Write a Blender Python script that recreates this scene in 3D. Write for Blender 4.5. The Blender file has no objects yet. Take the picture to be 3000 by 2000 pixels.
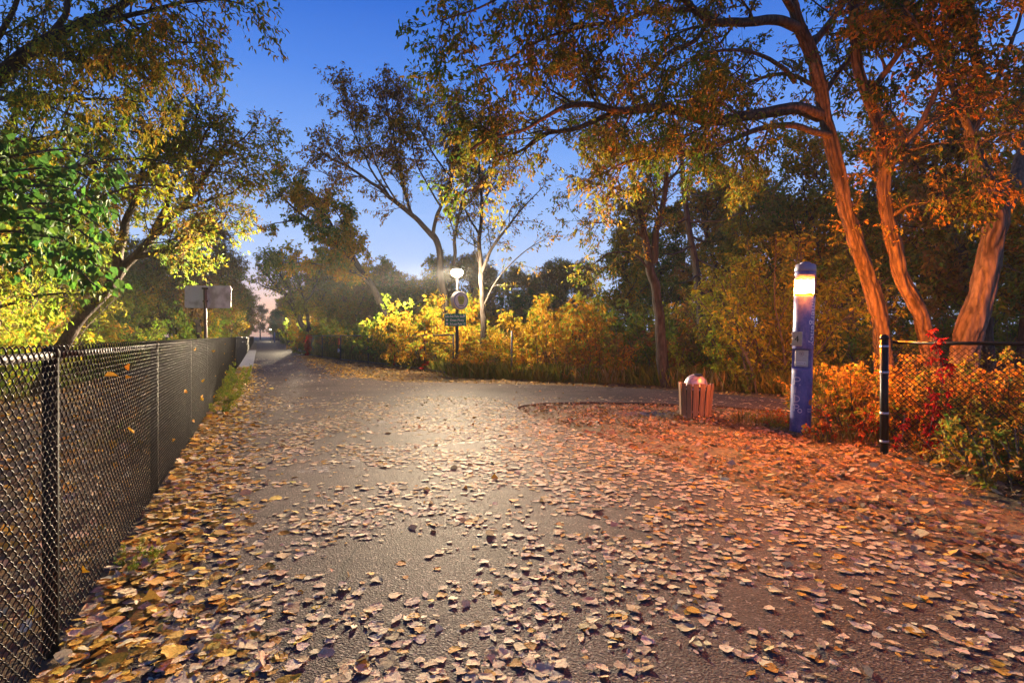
import bpy, bmesh, math, random
import numpy as np
from mathutils import Vector, Matrix

# ------------------------------------------------------------------ camera, sky, exposure
S = bpy.context.scene
C = S.collection
rng = np.random.default_rng(7)
random.seed(7)
F, HC = 1600.0, 1.55            # focal length in photo pixels, eye height in metres

cam = bpy.data.cameras.new('camera')
cam.sensor_width = 36.0
cam.lens = 36.0 * F / 3000.0
cam.shift_y = -15.0 / 3000.0
cam.clip_start, cam.clip_end = 0.05, 3000.0
camo = bpy.data.objects.new('camera', cam)
camo.location = (0, 0, HC)
camo.rotation_euler = (math.radians(90), 0, 0)
C.objects.link(camo)
S.camera = camo

TD = Vector((-0.4226, 0.9063, 0))       # the way the trail runs, towards the sunset
TN = Vector((0.9063, 0.4226, 0))        # across it, to the right
TA = Vector((-2.29, 2.81, 0))           # a foot of the long fence

W = bpy.data.worlds.new('World')
S.world = W
W.use_nodes = True
nt = W.node_tree
nt.nodes.clear()
N = nt.nodes.new
def L(a, b): nt.links.new(a, b)
out = N('ShaderNodeOutputWorld'); bg = N('ShaderNodeBackground')
tc = N('ShaderNodeTexCoord'); sep = N('ShaderNodeSeparateXYZ')
L(tc.outputs['Generated'], sep.inputs[0])
ramp = N('ShaderNodeValToRGB')
cr = ramp.color_ramp
cr.elements[0].position = 0.0; cr.elements[0].color = (0.70, 0.82, 1.05, 1)
cr.elements[1].position = 1.0; cr.elements[1].color = (0.015, 0.075, 0.42, 1)
for p, c in ((0.09, (0.60, 0.74, 1.04)), (0.20, (0.40, 0.59, 1.02)), (0.31, (0.22, 0.43, 0.97)),
             (0.42, (0.10, 0.275, 0.85)), (0.52, (0.042, 0.17, 0.70)), (0.7, (0.024, 0.11, 0.54))):
    e = cr.elements.new(p); e.color = (*c, 1)
L(sep.outputs['Z'], ramp.inputs[0])
dot = N('ShaderNodeVectorMath'); dot.operation = 'DOT_PRODUCT'
dot.inputs[1].default_value = TD
L(tc.outputs['Generated'], dot.inputs[0])
mr = N('ShaderNodeMapRange'); mr.interpolation_type = 'SMOOTHSTEP'
mr.inputs['From Min'].default_value = 0.95; mr.inputs['From Max'].default_value = 1.0
L(dot.outputs['Value'], mr.inputs['Value'])
lo = N('ShaderNodeMapRange'); lo.interpolation_type = 'SMOOTHSTEP'
lo.inputs['From Min'].default_value = 0.15; lo.inputs['From Max'].default_value = 0.0
L(sep.outputs['Z'], lo.inputs['Value'])
mul = N('ShaderNodeMath'); mul.operation = 'MULTIPLY'
L(mr.outputs[0], mul.inputs[0]); L(lo.outputs[0], mul.inputs[1])
mix = N('ShaderNodeMix'); mix.data_type = 'RGBA'
L(mul.outputs[0], mix.inputs['Factor']); L(ramp.outputs[0], mix.inputs[6])
mix.inputs[7].default_value = (1.35, 0.72, 0.36, 1)
L(mix.outputs[2], bg.inputs['Color'])
bg.inputs['Strength'].default_value = 1.0
L(bg.outputs[0], out.inputs[0])

S.view_settings.view_transform = 'Standard'
S.view_settings.look = 'None'
S.view_settings.exposure = 0.0
S.view_settings.gamma = 1.0
S.view_settings.use_curve_mapping = False
cy = S.cycles
cy.max_bounces, cy.diffuse_bounces, cy.glossy_bounces = 5, 3, 2
cy.transmission_bounces, cy.transparent_max_bounces = 3, 8
cy.sample_clamp_indirect = 3.0
cy.caustics_reflective = cy.caustics_refractive = False
cy.use_adaptive_sampling, cy.adaptive_threshold = True, 0.02
cy.use_denoising = True

# ------------------------------------------------------------------ helpers
def at(px, py, Y):
    """the real point at depth Y seen at photo pixel px, py"""
    return np.array(((px - 1500) * Y / F, Y, HC - (py - 985) * Y / F))
def gnd(px, Y, z=0.0): return np.array(((px - 1500) * Y / F, Y, z))
def tr(s, lat, z=0.0):
    v = TA + TD * s + TN * lat
    return (v.x, v.y, z)
def nrm(a):
    return a / np.maximum(np.linalg.norm(a, axis=-1, keepdims=True), 1e-9)

def hash3(ix, iy, iz):
    n = (ix * 374761393 + iy * 668265263 + iz * 2147483647 + 1013904223) & 0xFFFFFFFF
    n = ((n ^ (n >> 13)) * 1274126177) & 0xFFFFFFFF
    return ((n ^ (n >> 16)) & 0xFFFF) / 65535.0
def vnoise(x, y, z=0.0):
    x, y, z = np.broadcast_arrays(np.asarray(x, float), np.asarray(y, float), np.asarray(z, float))
    xi, yi, zi = np.floor(x).astype(np.int64), np.floor(y).astype(np.int64), np.floor(z).astype(np.int64)
    fx, fy, fz = x - xi, y - yi, z - zi
    fx, fy, fz = fx*fx*(3-2*fx), fy*fy*(3-2*fy), fz*fz*(3-2*fz)
    r = 0
    for dx in (0, 1):
        for dy in (0, 1):
            for dz in (0, 1):
                w = (fx if dx else 1-fx) * (fy if dy else 1-fy) * (fz if dz else 1-fz)
                r = r + w * hash3(xi+dx, yi+dy, zi+dz)
    return r

def tag(o, label=None, cat=None, group=None, kind=None):
    if label: o['label'] = label
    if cat: o['category'] = cat
    if group: o['group'] = group
    if kind: o['kind'] = kind
    return o
def empty(name, loc, rz=0.0):
    o = bpy.data.objects.new(name, None); C.objects.link(o)
    o.empty_display_size = 0.2
    o.location = loc; o.rotation_euler = (0, 0, rz)
    return o
def link(name, me, parent=None):
    o = bpy.data.objects.new(name, me); C.objects.link(o)
    if parent is not None: o.parent = parent
    return o
def copy_tree(o, parent=None):
    c = o.copy(); C.objects.link(c)
    if parent is not None: c.parent = parent
    for ch in list(o.children): copy_tree(ch, c)
    return c

def mesh_np(name, v, faces, mat, col=None, smooth=True):
    """v (n,3), faces: list of int arrays (m,3) or (m,4)"""
    me = bpy.data.meshes.new(name)
    v = np.asarray(v, np.float32)
    me.vertices.add(len(v)); me.vertices.foreach_set('co', v.ravel())
    fl = [np.asarray(f, np.int32) for f in faces if len(f)]
    loops = np.concatenate([f.ravel() for f in fl])
    tot = np.concatenate([np.full(len(f), f.shape[1], np.int32) for f in fl])
    st = np.concatenate([[0], np.cumsum(tot)[:-1]]).astype(np.int32)
    me.loops.add(len(loops)); me.loops.foreach_set('vertex_index', loops)
    me.polygons.add(len(tot))
    me.polygons.foreach_set('loop_start', st)
    me.polygons.foreach_set('loop_total', tot)
    me.polygons.foreach_set('use_smooth', np.full(len(tot), smooth))
    if col is not None:
        a = me.attributes.new('col', 'FLOAT_COLOR', 'POINT')
        a.data.foreach_set('color', np.concatenate([col, np.ones((len(col), 1))], 1).astype(np.float32).ravel())
    me.materials.append(mat)
    me.update(calc_edges=True)
    return me

class MB:
    """collects shapes into ONE mesh"""
    def __init__(s): s.v = []; s.f = []; s.sm = []
    def add(s, vs, fs, smooth=False):
        o = len(s.v); s.v += [tuple(map(float, p)) for p in vs]
        s.f += [tuple(i + o for i in f) for f in fs]; s.sm += [smooth] * len(fs)
        return s
    def box(s, c, d, M=None):
        x, y, z = (q / 2 for q in d)
        vs = [Vector((c[0]+a*x, c[1]+b*y, c[2]+e*z)) for a in (-1, 1) for b in (-1, 1) for e in (-1, 1)]
        if M: vs = [M @ p for p in vs]
        return s.add(vs, [(0,1,3,2),(4,6,7,5),(0,4,5,1),(2,3,7,6),(0,2,6,4),(1,5,7,3)])
    def bbox(s, c, d, b=0.006, M=None):
        """box with chamfered vertical and horizontal edges"""
        bm = bmesh.new(); bmesh.ops.create_cube(bm, size=1)
        for p in bm.verts: p.co = Vector((p.co.x*d[0]+c[0], p.co.y*d[1]+c[1], p.co.z*d[2]+c[2]))
        bmesh.ops.bevel(bm, geom=bm.edges[:], offset=b, segments=1, affect='EDGES')
        bm.verts.index_update()
        vs = [M @ p.co if M else p.co.copy() for p in bm.verts]
        s.add(vs, [[q.index for q in f.verts] for f in bm.faces]); bm.free()
        return s
    def lathe(s, prof, n=24, c=(0, 0, 0), M=None, caps=True, a0=0.0, a1=2*math.pi, smooth=True):
        full = abs(a1 - a0 - 2*math.pi) < 1e-6
        m = n if full else n + 1
        vs = []
        for r, z in prof:
            for i in range(m):
                a = a0 + (a1-a0) * i / n
                p = Vector((c[0]+r*math.cos(a), c[1]+r*math.sin(a), c[2]+z))
                vs.append(M @ p if M else p)
        fs = []
        for k in range(len(prof)-1):
            for i in range(n):
                j = (i+1) % m
                fs.append((k*m+i, k*m+j, (k+1)*m+j, (k+1)*m+i))
        s.add(vs, fs, smooth)
        if caps and full:
            b = len(s.v) - len(vs)
            s.f.append(tuple(b+i for i in range(m))[::-1]); s.sm.append(False)
            t = b + (len(prof)-1)*m
            s.f.append(tuple(t+i for i in range(m))); s.sm.append(False)
        return s
    def tube(s, pts, r, n=8, caps=True):
        pts = [Vector(p) for p in pts]; rs = r if isinstance(r, (list, tuple)) else [r]*len(pts)
        vs = []
        for i, p in enumerate(pts):
            t = (pts[min(i+1, len(pts)-1)] - pts[max(i-1, 0)]).normalized()
            u = t.cross(Vector((0.13, 0.21, 0.97)) if abs(t.z) < 0.9 else Vector((0.97, 0.2, 0.1))).normalized(); w = t.cross(u)
            for k in range(n):
                a = 2*math.pi*k/n
                vs.append(p + (u*math.cos(a) + w*math.sin(a))*rs[i])
        fs = [(i*n+k, i*n+(k+1) % n, (i+1)*n+(k+1) % n, (i+1)*n+k) for i in range(len(pts)-1) for k in range(n)]
        s.add(vs, fs, True)
        if caps:
            b = len(s.v)-len(vs)
            s.f.append(tuple(b+k for k in range(n))[::-1]); s.sm.append(False)
            s.f.append(tuple(b+(len(pts)-1)*n+k for k in range(n))); s.sm.append(False)
        return s
    def mesh(s, name, mat):
        me = bpy.data.meshes.new(name)
        me.from_pydata(s.v, [], s.f)
        me.polygons.foreach_set('use_smooth', s.sm)
        me.materials.append(mat); me.update()
        return me
    def build(s, name, mat, parent=None): return link(name, s.mesh(name, mat), parent)

def text_geo(txt, size, depth=0.004, res=3, align='LEFT', sx=1.0):
    cu = bpy.data.curves.new('text', 'FONT'); cu.body = txt; cu.size = size
    cu.extrude = depth/2; cu.resolution_u = res; cu.align_x = align
    o = bpy.data.objects.new('text', cu); C.objects.link(o)
    dg = bpy.context.evaluated_depsgraph_get(); dg.update()
    me = o.evaluated_get(dg).to_mesh()
    vs = [Vector((p.co.x*sx, p.co.y, p.co.z)) for p in me.vertices]; fs = [tuple(p.vertices) for p in me.polygons]
    o.evaluated_get(dg).to_mesh_clear()
    bpy.data.objects.remove(o); bpy.data.curves.remove(cu)
    return vs, fs

# ------------------------------------------------------------------ materials
def mat(name, base=(0.5, 0.5, 0.5), rough=0.6, metal=0.0, spec=0.4):
    m = bpy.data.materials.new(name); m.use_nodes = True
    b = m.node_tree.nodes['Principled BSDF']
    b.inputs['Base Color'].default_value = (*base, 1)
    b.inputs['Roughness'].default_value = rough
    b.inputs['Metallic'].default_value = metal
    b.inputs['Specular IOR Level'].default_value = spec
    return m
class NB:
    """small node helper on a material"""
    def __init__(s, m): s.m = m; s.t = m.node_tree; s.b = s.t.nodes.get('Principled BSDF')
    def n(s, k, **kw):
        q = s.t.nodes.new(k)
        for a, v in kw.items():
            if a.startswith('i_'): q.inputs[a[2:].replace('_', ' ')].default_value = v
            else: setattr(q, a, v)
        return q
    def l(s, a, b): s.t.links.new(a, b)
    def coord(s, scale=(1, 1, 1), kind='Object'):
        t = s.n('ShaderNodeTexCoord'); m = s.n('ShaderNodeMapping'); m.inputs['Scale'].default_value = scale
        s.l(t.outputs[kind], m.inputs[0]); return m.outputs[0]
    def noise(s, vec, scale, detail=4, rough=0.55):
        q = s.n('ShaderNodeTexNoise'); q.inputs['Scale'].default_value = scale
        q.inputs['Detail'].default_value = detail; q.inputs['Roughness'].default_value = rough
        s.l(vec, q.inputs['Vector']); return q.outputs['Fac']
    def voro(s, vec, scale, out='Distance', feature='F1'):
        q = s.n('ShaderNodeTexVoronoi', feature=feature); q.inputs['Scale'].default_value = scale
        s.l(vec, q.inputs['Vector']); return q.outputs[out]
    def ramp(s, fac, stops):
        q = s.n('ShaderNodeValToRGB'); e = q.color_ramp.elements
        while len(e) < len(stops): e.new(0.5)
        for k, (p, c) in enumerate(stops):
            e[k].position = p; e[k].color = (*c, 1) if len(c) == 3 else c
        s.l(fac, q.inputs[0]); return q.outputs[0]
    def mixc(s, fac, a, b, blend='MIX'):
        q = s.n('ShaderNodeMix', data_type='RGBA', blend_type=blend)
        for v, k in ((fac, 0), (a, 6), (b, 7)):
            if hasattr(v, 'links'): s.l(v, q.inputs[k])
            else: q.inputs[k].default_value = v if k == 0 else (*v, 1)
        return q.outputs[2]
    def bump(s, h, strength=0.5, dist=0.01, prev=None):
        q = s.n('ShaderNodeBump'); q.inputs['Strength'].default_value = strength; q.inputs['Distance'].default_value = dist
        s.l(h, q.inputs['Height'])
        if prev is not None: s.l(prev, q.inputs['Normal'])
        s.l(q.outputs[0], s.b.inputs['Normal']); return q.outputs[0]
    def color(s, c): s.l(c, s.b.inputs['Base Color'])

def leaf_material(name, trans=0.40, rough=0.6, spec=0.12, vein=False):
    m = mat(name, rough=rough, spec=spec); q = NB(m)
    a = q.n('ShaderNodeAttribute', attribute_name='col')
    c = a.outputs['Color']
    if vein:
        f = q.noise(q.coord((1, 1, 1)), 95, 3)
        c = q.mixc(0.75, c, q.ramp(f, ((0.3, (0.62, 0.55, 0.5)), (0.62, (1.15, 1.12, 1.08)))), 'MULTIPLY')
        q.bump(f, 0.5, 0.006)
    q.color(c)
    tr_ = q.n('ShaderNodeBsdfTranslucent'); q.l(c, tr_.inputs[0])
    mx = q.n('ShaderNodeMixShader'); mx.inputs[0].default_value = trans
    q.l(q.b.outputs[0], mx.inputs[1]); q.l(tr_.outputs[0], mx.inputs[2])
    q.l(mx.outputs[0], q.t.nodes['Material Output'].inputs[0])
    return m
M_LEAF = leaf_material('leaf')
M_LITTER = leaf_material('dry_leaf', 0.16, 0.7, 0.1, vein=True)
M_GRASS = leaf_material('grass_blade', 0.3)

def bark_material(name, a, b, c):
    m = mat(name, rough=0.85, spec=0.2); q = NB(m)
    v = q.coord((9, 9, 1.6))
    f = q.noise(v, 2.2, 6, 0.65); g = q.voro(v, 2.4)
    q.color(q.mixc(0.55, q.ramp(f, ((0.3, a), (0.55, b), (0.8, c))), q.ramp(g, ((0.0, c), (0.5, b), (0.9, a))), 'MIX'))
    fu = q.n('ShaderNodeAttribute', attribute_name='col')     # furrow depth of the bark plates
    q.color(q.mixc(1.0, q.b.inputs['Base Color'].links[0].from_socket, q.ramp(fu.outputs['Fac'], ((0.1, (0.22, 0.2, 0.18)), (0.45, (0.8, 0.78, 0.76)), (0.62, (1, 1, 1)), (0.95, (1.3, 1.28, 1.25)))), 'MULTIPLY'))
    n1 = q.bump(f, 0.7, 0.03); q.bump(g, 0.5, 0.02, n1)
    return m
M_BARK = bark_material('bark', (0.05, 0.038, 0.03), (0.13, 0.10, 0.075), (0.22, 0.17, 0.13))
M_BARKP = bark_material('pale_bark', (0.03, 0.02, 0.015), (0.105, 0.07, 0.048), (0.19, 0.13, 0.088))
M_BARKD = bark_material('dark_bark', (0.025, 0.02, 0.018), (0.06, 0.047, 0.04), (0.11, 0.09, 0.075))

# asphalt with aggregate, patches and cracks
M_ASPH = mat('asphalt', rough=0.8, spec=0.05); q = NB(M_ASPH)
v = q.coord()
agg = q.voro(v, 85.0, 'Color'); aggd = q.voro(v, 85.0)
big = q.noise(v, 0.55, 5); mid = q.noise(v, 5.0, 4); fine = q.noise(v, 60, 3)
bw = q.n('ShaderNodeRGBToBW'); q.l(agg, bw.inputs[0])
base = q.ramp(bw.outputs[0], ((0.1, (0.048, 0.037, 0.032)), (0.6, (0.085, 0.066, 0.056)), (0.80, (0.10, 0.078, 0.066)), (0.93, (0.30, 0.24, 0.19))))
base = q.mixc(0.8, base, q.ramp(big, ((0.3, (0.58, 0.56, 0.56)), (0.5, (1.0, 1.0, 1.0)), (0.7, (1.35, 1.3, 1.25)))), 'MULTIPLY')
base = q.mixc(0.6, base, q.ramp(mid, ((0.3, (0.8, 0.8, 0.8)), (0.7, (1.15, 1.15, 1.15)))), 'MULTIPLY')
wv = q.n('ShaderNodeVectorMath', operation='ADD'); q.l(v, wv.inputs[0])
nz = q.n('ShaderNodeTexNoise'); nz.inputs['Scale'].default_value = 1.3; q.l(v, nz.inputs['Vector'])
q.l(nz.outputs['Color'], wv.inputs[1])
crk = q.voro(wv.outputs[0], 0.33, 'Distance', 'DISTANCE_TO_EDGE')
base = q.mixc(q.ramp(crk, ((0.0, (0.85, 0.85, 0.85)), (0.011, (0, 0, 0)))), base, (0.018, 0.016, 0.015))
q.color(base)
q.l(q.ramp(fine, ((0.3, (0.62, 0.62, 0.62)), (0.7, (0.9, 0.9, 0.9)))), q.b.inputs['Roughness'])
n1 = q.bump(aggd, 0.55, 0.006); q.bump(mid, 0.25, 0.01, n1)

M_CONC = mat('concrete', rough=0.8); q = NB(M_CONC); v = q.coord()
q.color(q.ramp(q.noise(v, 3, 6), ((0.3, (0.2, 0.19, 0.175)), (0.7, (0.34, 0.32, 0.3))))); q.bump(q.noise(v, 60, 3), 0.3, 0.004)

def worn_paint(name, colr, keep):
    m = mat(name, colr, 0.6); q = NB(m); v = q.coord()
    f = q.noise(v, 14, 6, 0.7); g = q.noise(v, 90, 2)
    ad = q.n('ShaderNodeMath', operation='ADD'); q.l(f, ad.inputs[0])
    ml = q.n('ShaderNodeMath', operation='MULTIPLY'); q.l(g, ml.inputs[0]); ml.inputs[1].default_value = 0.5
    q.l(ml.outputs[0], ad.inputs[1])
    q.l(q.ramp(ad.outputs[0], ((keep - 0.06, (0, 0, 0)), (keep + 0.06, (0.75, 0.75, 0.75)))), q.b.inputs['Alpha'])
    return m
M_PAINT = worn_paint('worn_white_paint', (0.34, 0.31, 0.28), 0.82)
M_PAINT2 = worn_paint('faded_paint', (0.36, 0.34, 0.33), 0.8)

M_GROUND = mat('soil', rough=0.9, spec=0.15); q = NB(M_GROUND); v = q.coord()
f = q.noise(v, 9, 6, 0.7); g = q.noise(v, 0.6, 4); h = q.voro(v, 26, 'Color')
bw = q.n('ShaderNodeRGBToBW'); q.l(h, bw.inputs[0])
c1 = q.ramp(f, ((0.3, (0.05, 0.035, 0.022)), (0.55, (0.13, 0.085, 0.05)), (0.75, (0.2, 0.13, 0.06))))
c1 = q.mixc(0.5, c1, q.ramp(bw.outputs[0], ((0.2, (0.06, 0.04, 0.025)), (0.6, (0.2, 0.12, 0.05)), (0.9, (0.3, 0.19, 0.07)))))
q.color(q.mixc(q.ramp(g, ((0.45, (0, 0, 0)), (0.65, (0.5, 0.5, 0.5)))), c1, (0.045, 0.06, 0.018)))
n1 = q.bump(bw.outputs[0], 0.7, 0.02); q.bump(f, 0.6, 0.03, n1)

M_BLACK = mat('black_vinyl', (0.008, 0.008, 0.009), 0.42, 0, 0.15)
q = NB(M_BLACK); v = q.coord(); q.bump(q.noise(v, 40, 3), 0.12, 0.004)
M_DKMETAL = mat('dark_painted_steel', (0.03, 0.03, 0.034), 0.4, 0.0, 0.5)
q = NB(M_DKMETAL); v = q.coord((1, 1, 0.4))
q.color(q.ramp(q.noise(v, 7, 6), ((0.35, (0.022, 0.02, 0.02)), (0.6, (0.06, 0.052, 0.05)), (0.78, (0.13, 0.10, 0.07)))))
M_GALV = mat('galvanised_steel', (0.42, 0.42, 0.44), 0.42, 0.7); q = NB(M_GALV); v = q.coord()
q.color(q.ramp(q.voro(v, 60, 'Distance'), ((0.1, (0.32, 0.32, 0.34)), (0.6, (0.5, 0.5, 0.52)))))
M_RAIL = mat('railing_steel', (0.035, 0.045, 0.07), 0.45)
M_RAILCAP = mat('railing_top', (0.16, 0.17, 0.19), 0.4, 0.4)

# ------------------------------------------------------------------ ground and paths
def ground_z(x, y):
    return -0.045 + 0.03*(vnoise(x*0.8+3, y*0.8+9) - 0.5) + 0.02*(vnoise(x*3+40, y*3) - 0.5)
gx = np.concatenate([np.linspace(-900, -30, 24)[:-1], np.linspace(-30, 16, 150), np.linspace(16, 900, 24)[1:]])
gy = np.concatenate([np.linspace(-300, -4, 10)[:-1], np.linspace(-4, 48, 170), np.linspace(48, 1500, 24)[1:]])
X, Y = np.meshgrid(gx, gy)
Z = ground_z(X, Y)
vv = np.stack([X, Y, Z], -1).reshape(-1, 3)
i, j = np.meshgrid(np.arange(len(gx)-1), np.arange(len(gy)-1)); a = (j*len(gx)+i).ravel()
ground = link('ground', mesh_np('ground', vv, [np.stack([a, a+1, a+len(gx)+1, a+len(gx)], 1)], M_GROUND))
tag(ground, 'brown leaf-strewn earth verges beside the trail', kind='structure')

def slab(name, outline, top, thick, m):
    bm = bmesh.new()
    vs = [bm.verts.new((p[0], p[1], top)) for p in outline]
    bm.faces.new(vs); bmesh.ops.recalc_face_normals(bm, faces=bm.faces[:])
    if bm.faces[:][0].normal.z < 0: bmesh.ops.reverse_faces(bm, faces=bm.faces[:])
    r = bmesh.ops.extrude_face_region(bm, geom=bm.faces[:])
    for e in r['geom']:
        if isinstance(e, bmesh.types.BMVert): e.co.z = top - thick
    bmesh.ops.recalc_face_normals(bm, faces=bm.faces[:])
    bmesh.ops.triangulate(bm, faces=bm.faces[:])
    me = bpy.data.meshes.new(name); bm.to_mesh(me); bm.free(); me.materials.append(m)
    return link(name, me)
PATH = [tr(-12, 0.22), tr(20, 0.26), tr(45, 0.8), tr(260, 0.8), tr(260, 4.6), tr(60, 4.7), tr(45, 4.75), tr(35, 4.95), tr(26, 4.85)]
PATH += [(-5.6, 21.2), (-5.0, 19.7), (-4.2, 18.75), (-3.4, 18.45), (-2.5, 18.35), (-1, 18.05), (0.5, 17.6), (2.3, 17.0), (4.1, 16.1), (5.45, 14.8),
         (6.8, 13.4), (9, 11.3), (14, 7.9), (14, 5.6), (9, 8.9), (7, 10.3), (5.7, 11.3), (4.6, 12.2), (3.3, 12.7), (1.85, 12.95), (1.1, 12.85), (0.6, 12.65),
         (0.25, 12.3), (0.1, 11.9), (0.12, 11.4), (0.4, 10.6), (0.95, 9.3), (1.75, 7.3), (2.55, 5.3), (3.15, 3.6), (4.0, 1.2), (8.0, -9.0)]
path = slab('path', PATH, 0.0, 0.14, M_ASPH)
tag(path, 'asphalt trail with a side path branching to the right', kind='structure')
side = slab('walking_path', [tr(-14, -4.1), tr(42, -4.1), tr(42, -1.5), tr(-14, -1.5)], 0.0, 0.12, M_ASPH)
tag(side, 'second asphalt path behind the long black fence', kind='structure')
def sheet(name, pts, z, m):
    bm = bmesh.new(); bm.faces.new([bm.verts.new((p[0], p[1], z)) for p in pts])
    if bm.faces[:][0].normal.z == 0: bm.normal_update()
    bm.normal_update()
    if bm.faces[:][0].normal.z < 0: bmesh.ops.reverse_faces(bm, faces=bm.faces[:])
    bmesh.ops.triangulate(bm, faces=bm.faces[:])
    me = bpy.data.meshes.new(name); bm.to_mesh(me); bm.free(); me.materials.append(m); return link(name, me)
def ribbon(name, line, w, z, m):
    line = np.array(line); t = nrm(np.gradient(line, axis=0)); n_ = np.stack([-t[:, 1], t[:, 0]], 1)
    o = sheet(name, list(line + n_*w/2) + list((line - n_*w/2)[::-1]), z, m)
    return tag(o, kind='structure')
ribbon('painted_line', [(-3.3, 6.9), (-2.4, 7.25), (-1.6, 7.55), (-0.8, 7.9), (0, 8.25), (0.5, 8.5), (0.95, 8.75)], 0.11, 0.004, M_PAINT)
tag(ribbon('painted_line', [tr(36, 2.2)[:2], tr(37.5, 2.2)[:2], tr(39, 2.2)[:2]], 0.12, 0.004, M_PAINT), kind='structure')
tag(ribbon('painted_line', [tr(46, 2.2)[:2], tr(47.5, 2.2)[:2], tr(49, 2.2)[:2]], 0.12, 0.004, M_PAINT), kind='structure')
ribbon('painted_line', [(0.2, 16.9), (0.9, 16.3), (1.7, 15.9), (2.6, 15.5)], 0.1, 0.004, M_PAINT2)
def ring_marks(cx, cy, r):
    for dx in (-0.62, 0.62):
        cc = Vector((cx, cy, 0)) + TN*dx
        k = [(cc.x + r*math.cos(t)*1.0, cc.y + r*math.sin(t)) for t in np.linspace(0, 2*math.pi, 25)]
        ribbon('bicycle_marking', k, 0.09, 0.004, M_PAINT2)
for s_, l_ in ((16.3, 1.6), (17.2, 3.4)):
    p = tr(s_, l_); ring_marks(p[0], p[1], 0.42)
for s_, l_, a_, b_ in ((3.2, 1.5, 0.16, 0.2), (3.5, 1.95, 0.12, 0.16), (9.5, 1.5, 0.2, 0.3), (6.4, 3.0, 0.15, 0.2)):
    p = tr(s_, l_)
    o = sheet('paint_patch', [(p[0]+a_*math.cos(t)*(1+0.3*math.sin(3*t+s_)), p[1]+b_*math.sin(t)*(1+0.25*math.cos(2*t))) for t in np.linspace(0, 6.0, 14)], 0.004, M_PAINT2)
    tag(o, kind='structure')
kerb = slab('kerb', [tr(27, 0.05), tr(62, 0.05), tr(62, 0.78), tr(27, 0.68)], 0.06, 0.2, M_CONC); tag(kerb, kind='structure')
kerb2 = slab('kerb', [tr(43.5, 4.8), tr(88, 4.72), tr(88, 5.2), tr(43.5, 5.25)], 0.12, 0.3, M_CONC); tag(kerb2, kind='structure')

# ------------------------------------------------------------------ fences
def wire_panel(length, height, w=0.034, dz=0.031, r=0.0035, sides=4, sub=3):
    """flattened-helix chain link wires"""
    nw = int(round(length / w)); nk = int(height / dz)
    k = np.arange(nk*sub + 1) / sub
    tri = np.abs((k % 2) - 1)            # 1 at even, 0 at odd
    yy = np.sin(np.pi * k) * 0.0055 * np.where((np.floor(k) % 2) == 0, 1, 1)
    P = np.zeros((nw, len(k), 3))
    for i in range(nw):
        P[i, :, 0] = i*w + (tri if i % 2 else 1 - tri)*w*1.06
        P[i, :, 1] = yy * (1 if i % 2 == 0 else -1)
        P[i, :, 2] = k*dz
    v, f = tubes(P, np.full(P.shape[:2], r), sides)
    return v, f
def tubes(P, R, sides):
    """P (n,k,3), R (n,k) or (n,k,s): one tube per row"""
    n, k, _ = P.shape
    T = nrm(np.gradient(P, axis=1))
    ref = np.array((0.31, 0.52, 0.795)); ref2 = np.array((0.9, -0.3, 0.1))
    par = np.abs((T*ref).sum(-1, keepdims=True)) > 0.93
    u = nrm(np.cross(T, np.where(par.any(axis=1, keepdims=True), ref2, ref)))
    w = np.cross(T, u)
    a = np.arange(sides) * 2*np.pi/sides
    if R.ndim == 2: R = R[..., None] * np.ones(sides)
    V = P[:, :, None, :] + (u[:, :, None, :]*np.cos(a)[:, None] + w[:, :, None, :]*np.sin(a)[:, None]) * R[..., None]
    idx = np.arange(n*k*sides).reshape(n, k, sides)
    A = idx[:, :-1, :]; B = np.roll(A, -1, 2); D = idx[:, 1:, :]; E = np.roll(D, -1, 2)
    return V.reshape(-1, 3), np.stack([A, B, E, D], -1).reshape(-1, 4)

def post_mesh(h, r, m, cap=True):
    b = MB().lathe([(r, -0.3), (r, h)], 12)
    if cap: b.lathe([(r*1.12, h-0.03), (r*1.12, h), (r*0.8, h+r*0.55), (r*0.2, h+r*0.8)], 12)
    return b.mesh('post', m)
def add_at(name, me, parent, loc, rz=0.0):
    o = link(name, me, parent); o.location = loc; o.rotation_euler = (0, 0, rz); return o

def fence(name, label, pts, height, m, rpost, rrail, panel, cat='fence', mid=(), bottom=False, group=None, mpost=None, mrail=None, first=True):
    """pts: feet of the posts; panel(length) gives the wire mesh of a bay"""
    root = empty(name, (pts[0][0], pts[0][1], 0))
    tag(root, label, cat, group)
    pm = post_mesh(height, rpost, mpost or m)
    o0 = Vector((pts[0][0], pts[0][1], 0)); cache = {}
    for a in pts[0 if first else 1:]: add_at('post', pm, root, Vector((a[0], a[1], 0)) - o0)
    for i, (a, b) in enumerate(zip(pts[:-1], pts[1:])):
        d = Vector((b[0]-a[0], b[1]-a[1], 0)); ln = d.length; key = round(ln, 2); ang = math.atan2(d.y, d.x)
        if key not in cache:
            rail = MB().tube([(0, 0, 0), (ln*0.33, 0, -0.004), (ln*0.66, 0, -0.004), (ln, 0, 0)], rrail, 10).mesh('rail', mrail or m)
            v, f = panel(ln)
            cache[key] = (rail, mesh_np('wire_mesh', v, [f], m))
        rail, wm = cache[key]
        base = Vector((a[0], a[1], 0)) - o0
        add_at('top_rail', rail, root, base + Vector((0, 0, height-0.02)), ang)
        if bottom: add_at('bottom_rail', rail, root, base + Vector((0, 0, 0.06)), ang)
        if i in mid: add_at('middle_rail', rail, root, base + Vector((0, 0, height*0.78)), ang)
        sd = Vector((math.sin(ang), -math.cos(ang), 0))*(rrail+0.006)
        add_at('wire_mesh', wm, root, base + sd + Vector((0, 0, 0.02)), ang)
    return root
SP = 3.04
def near_panel(ln): return wire_panel(ln, 1.495)
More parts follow.
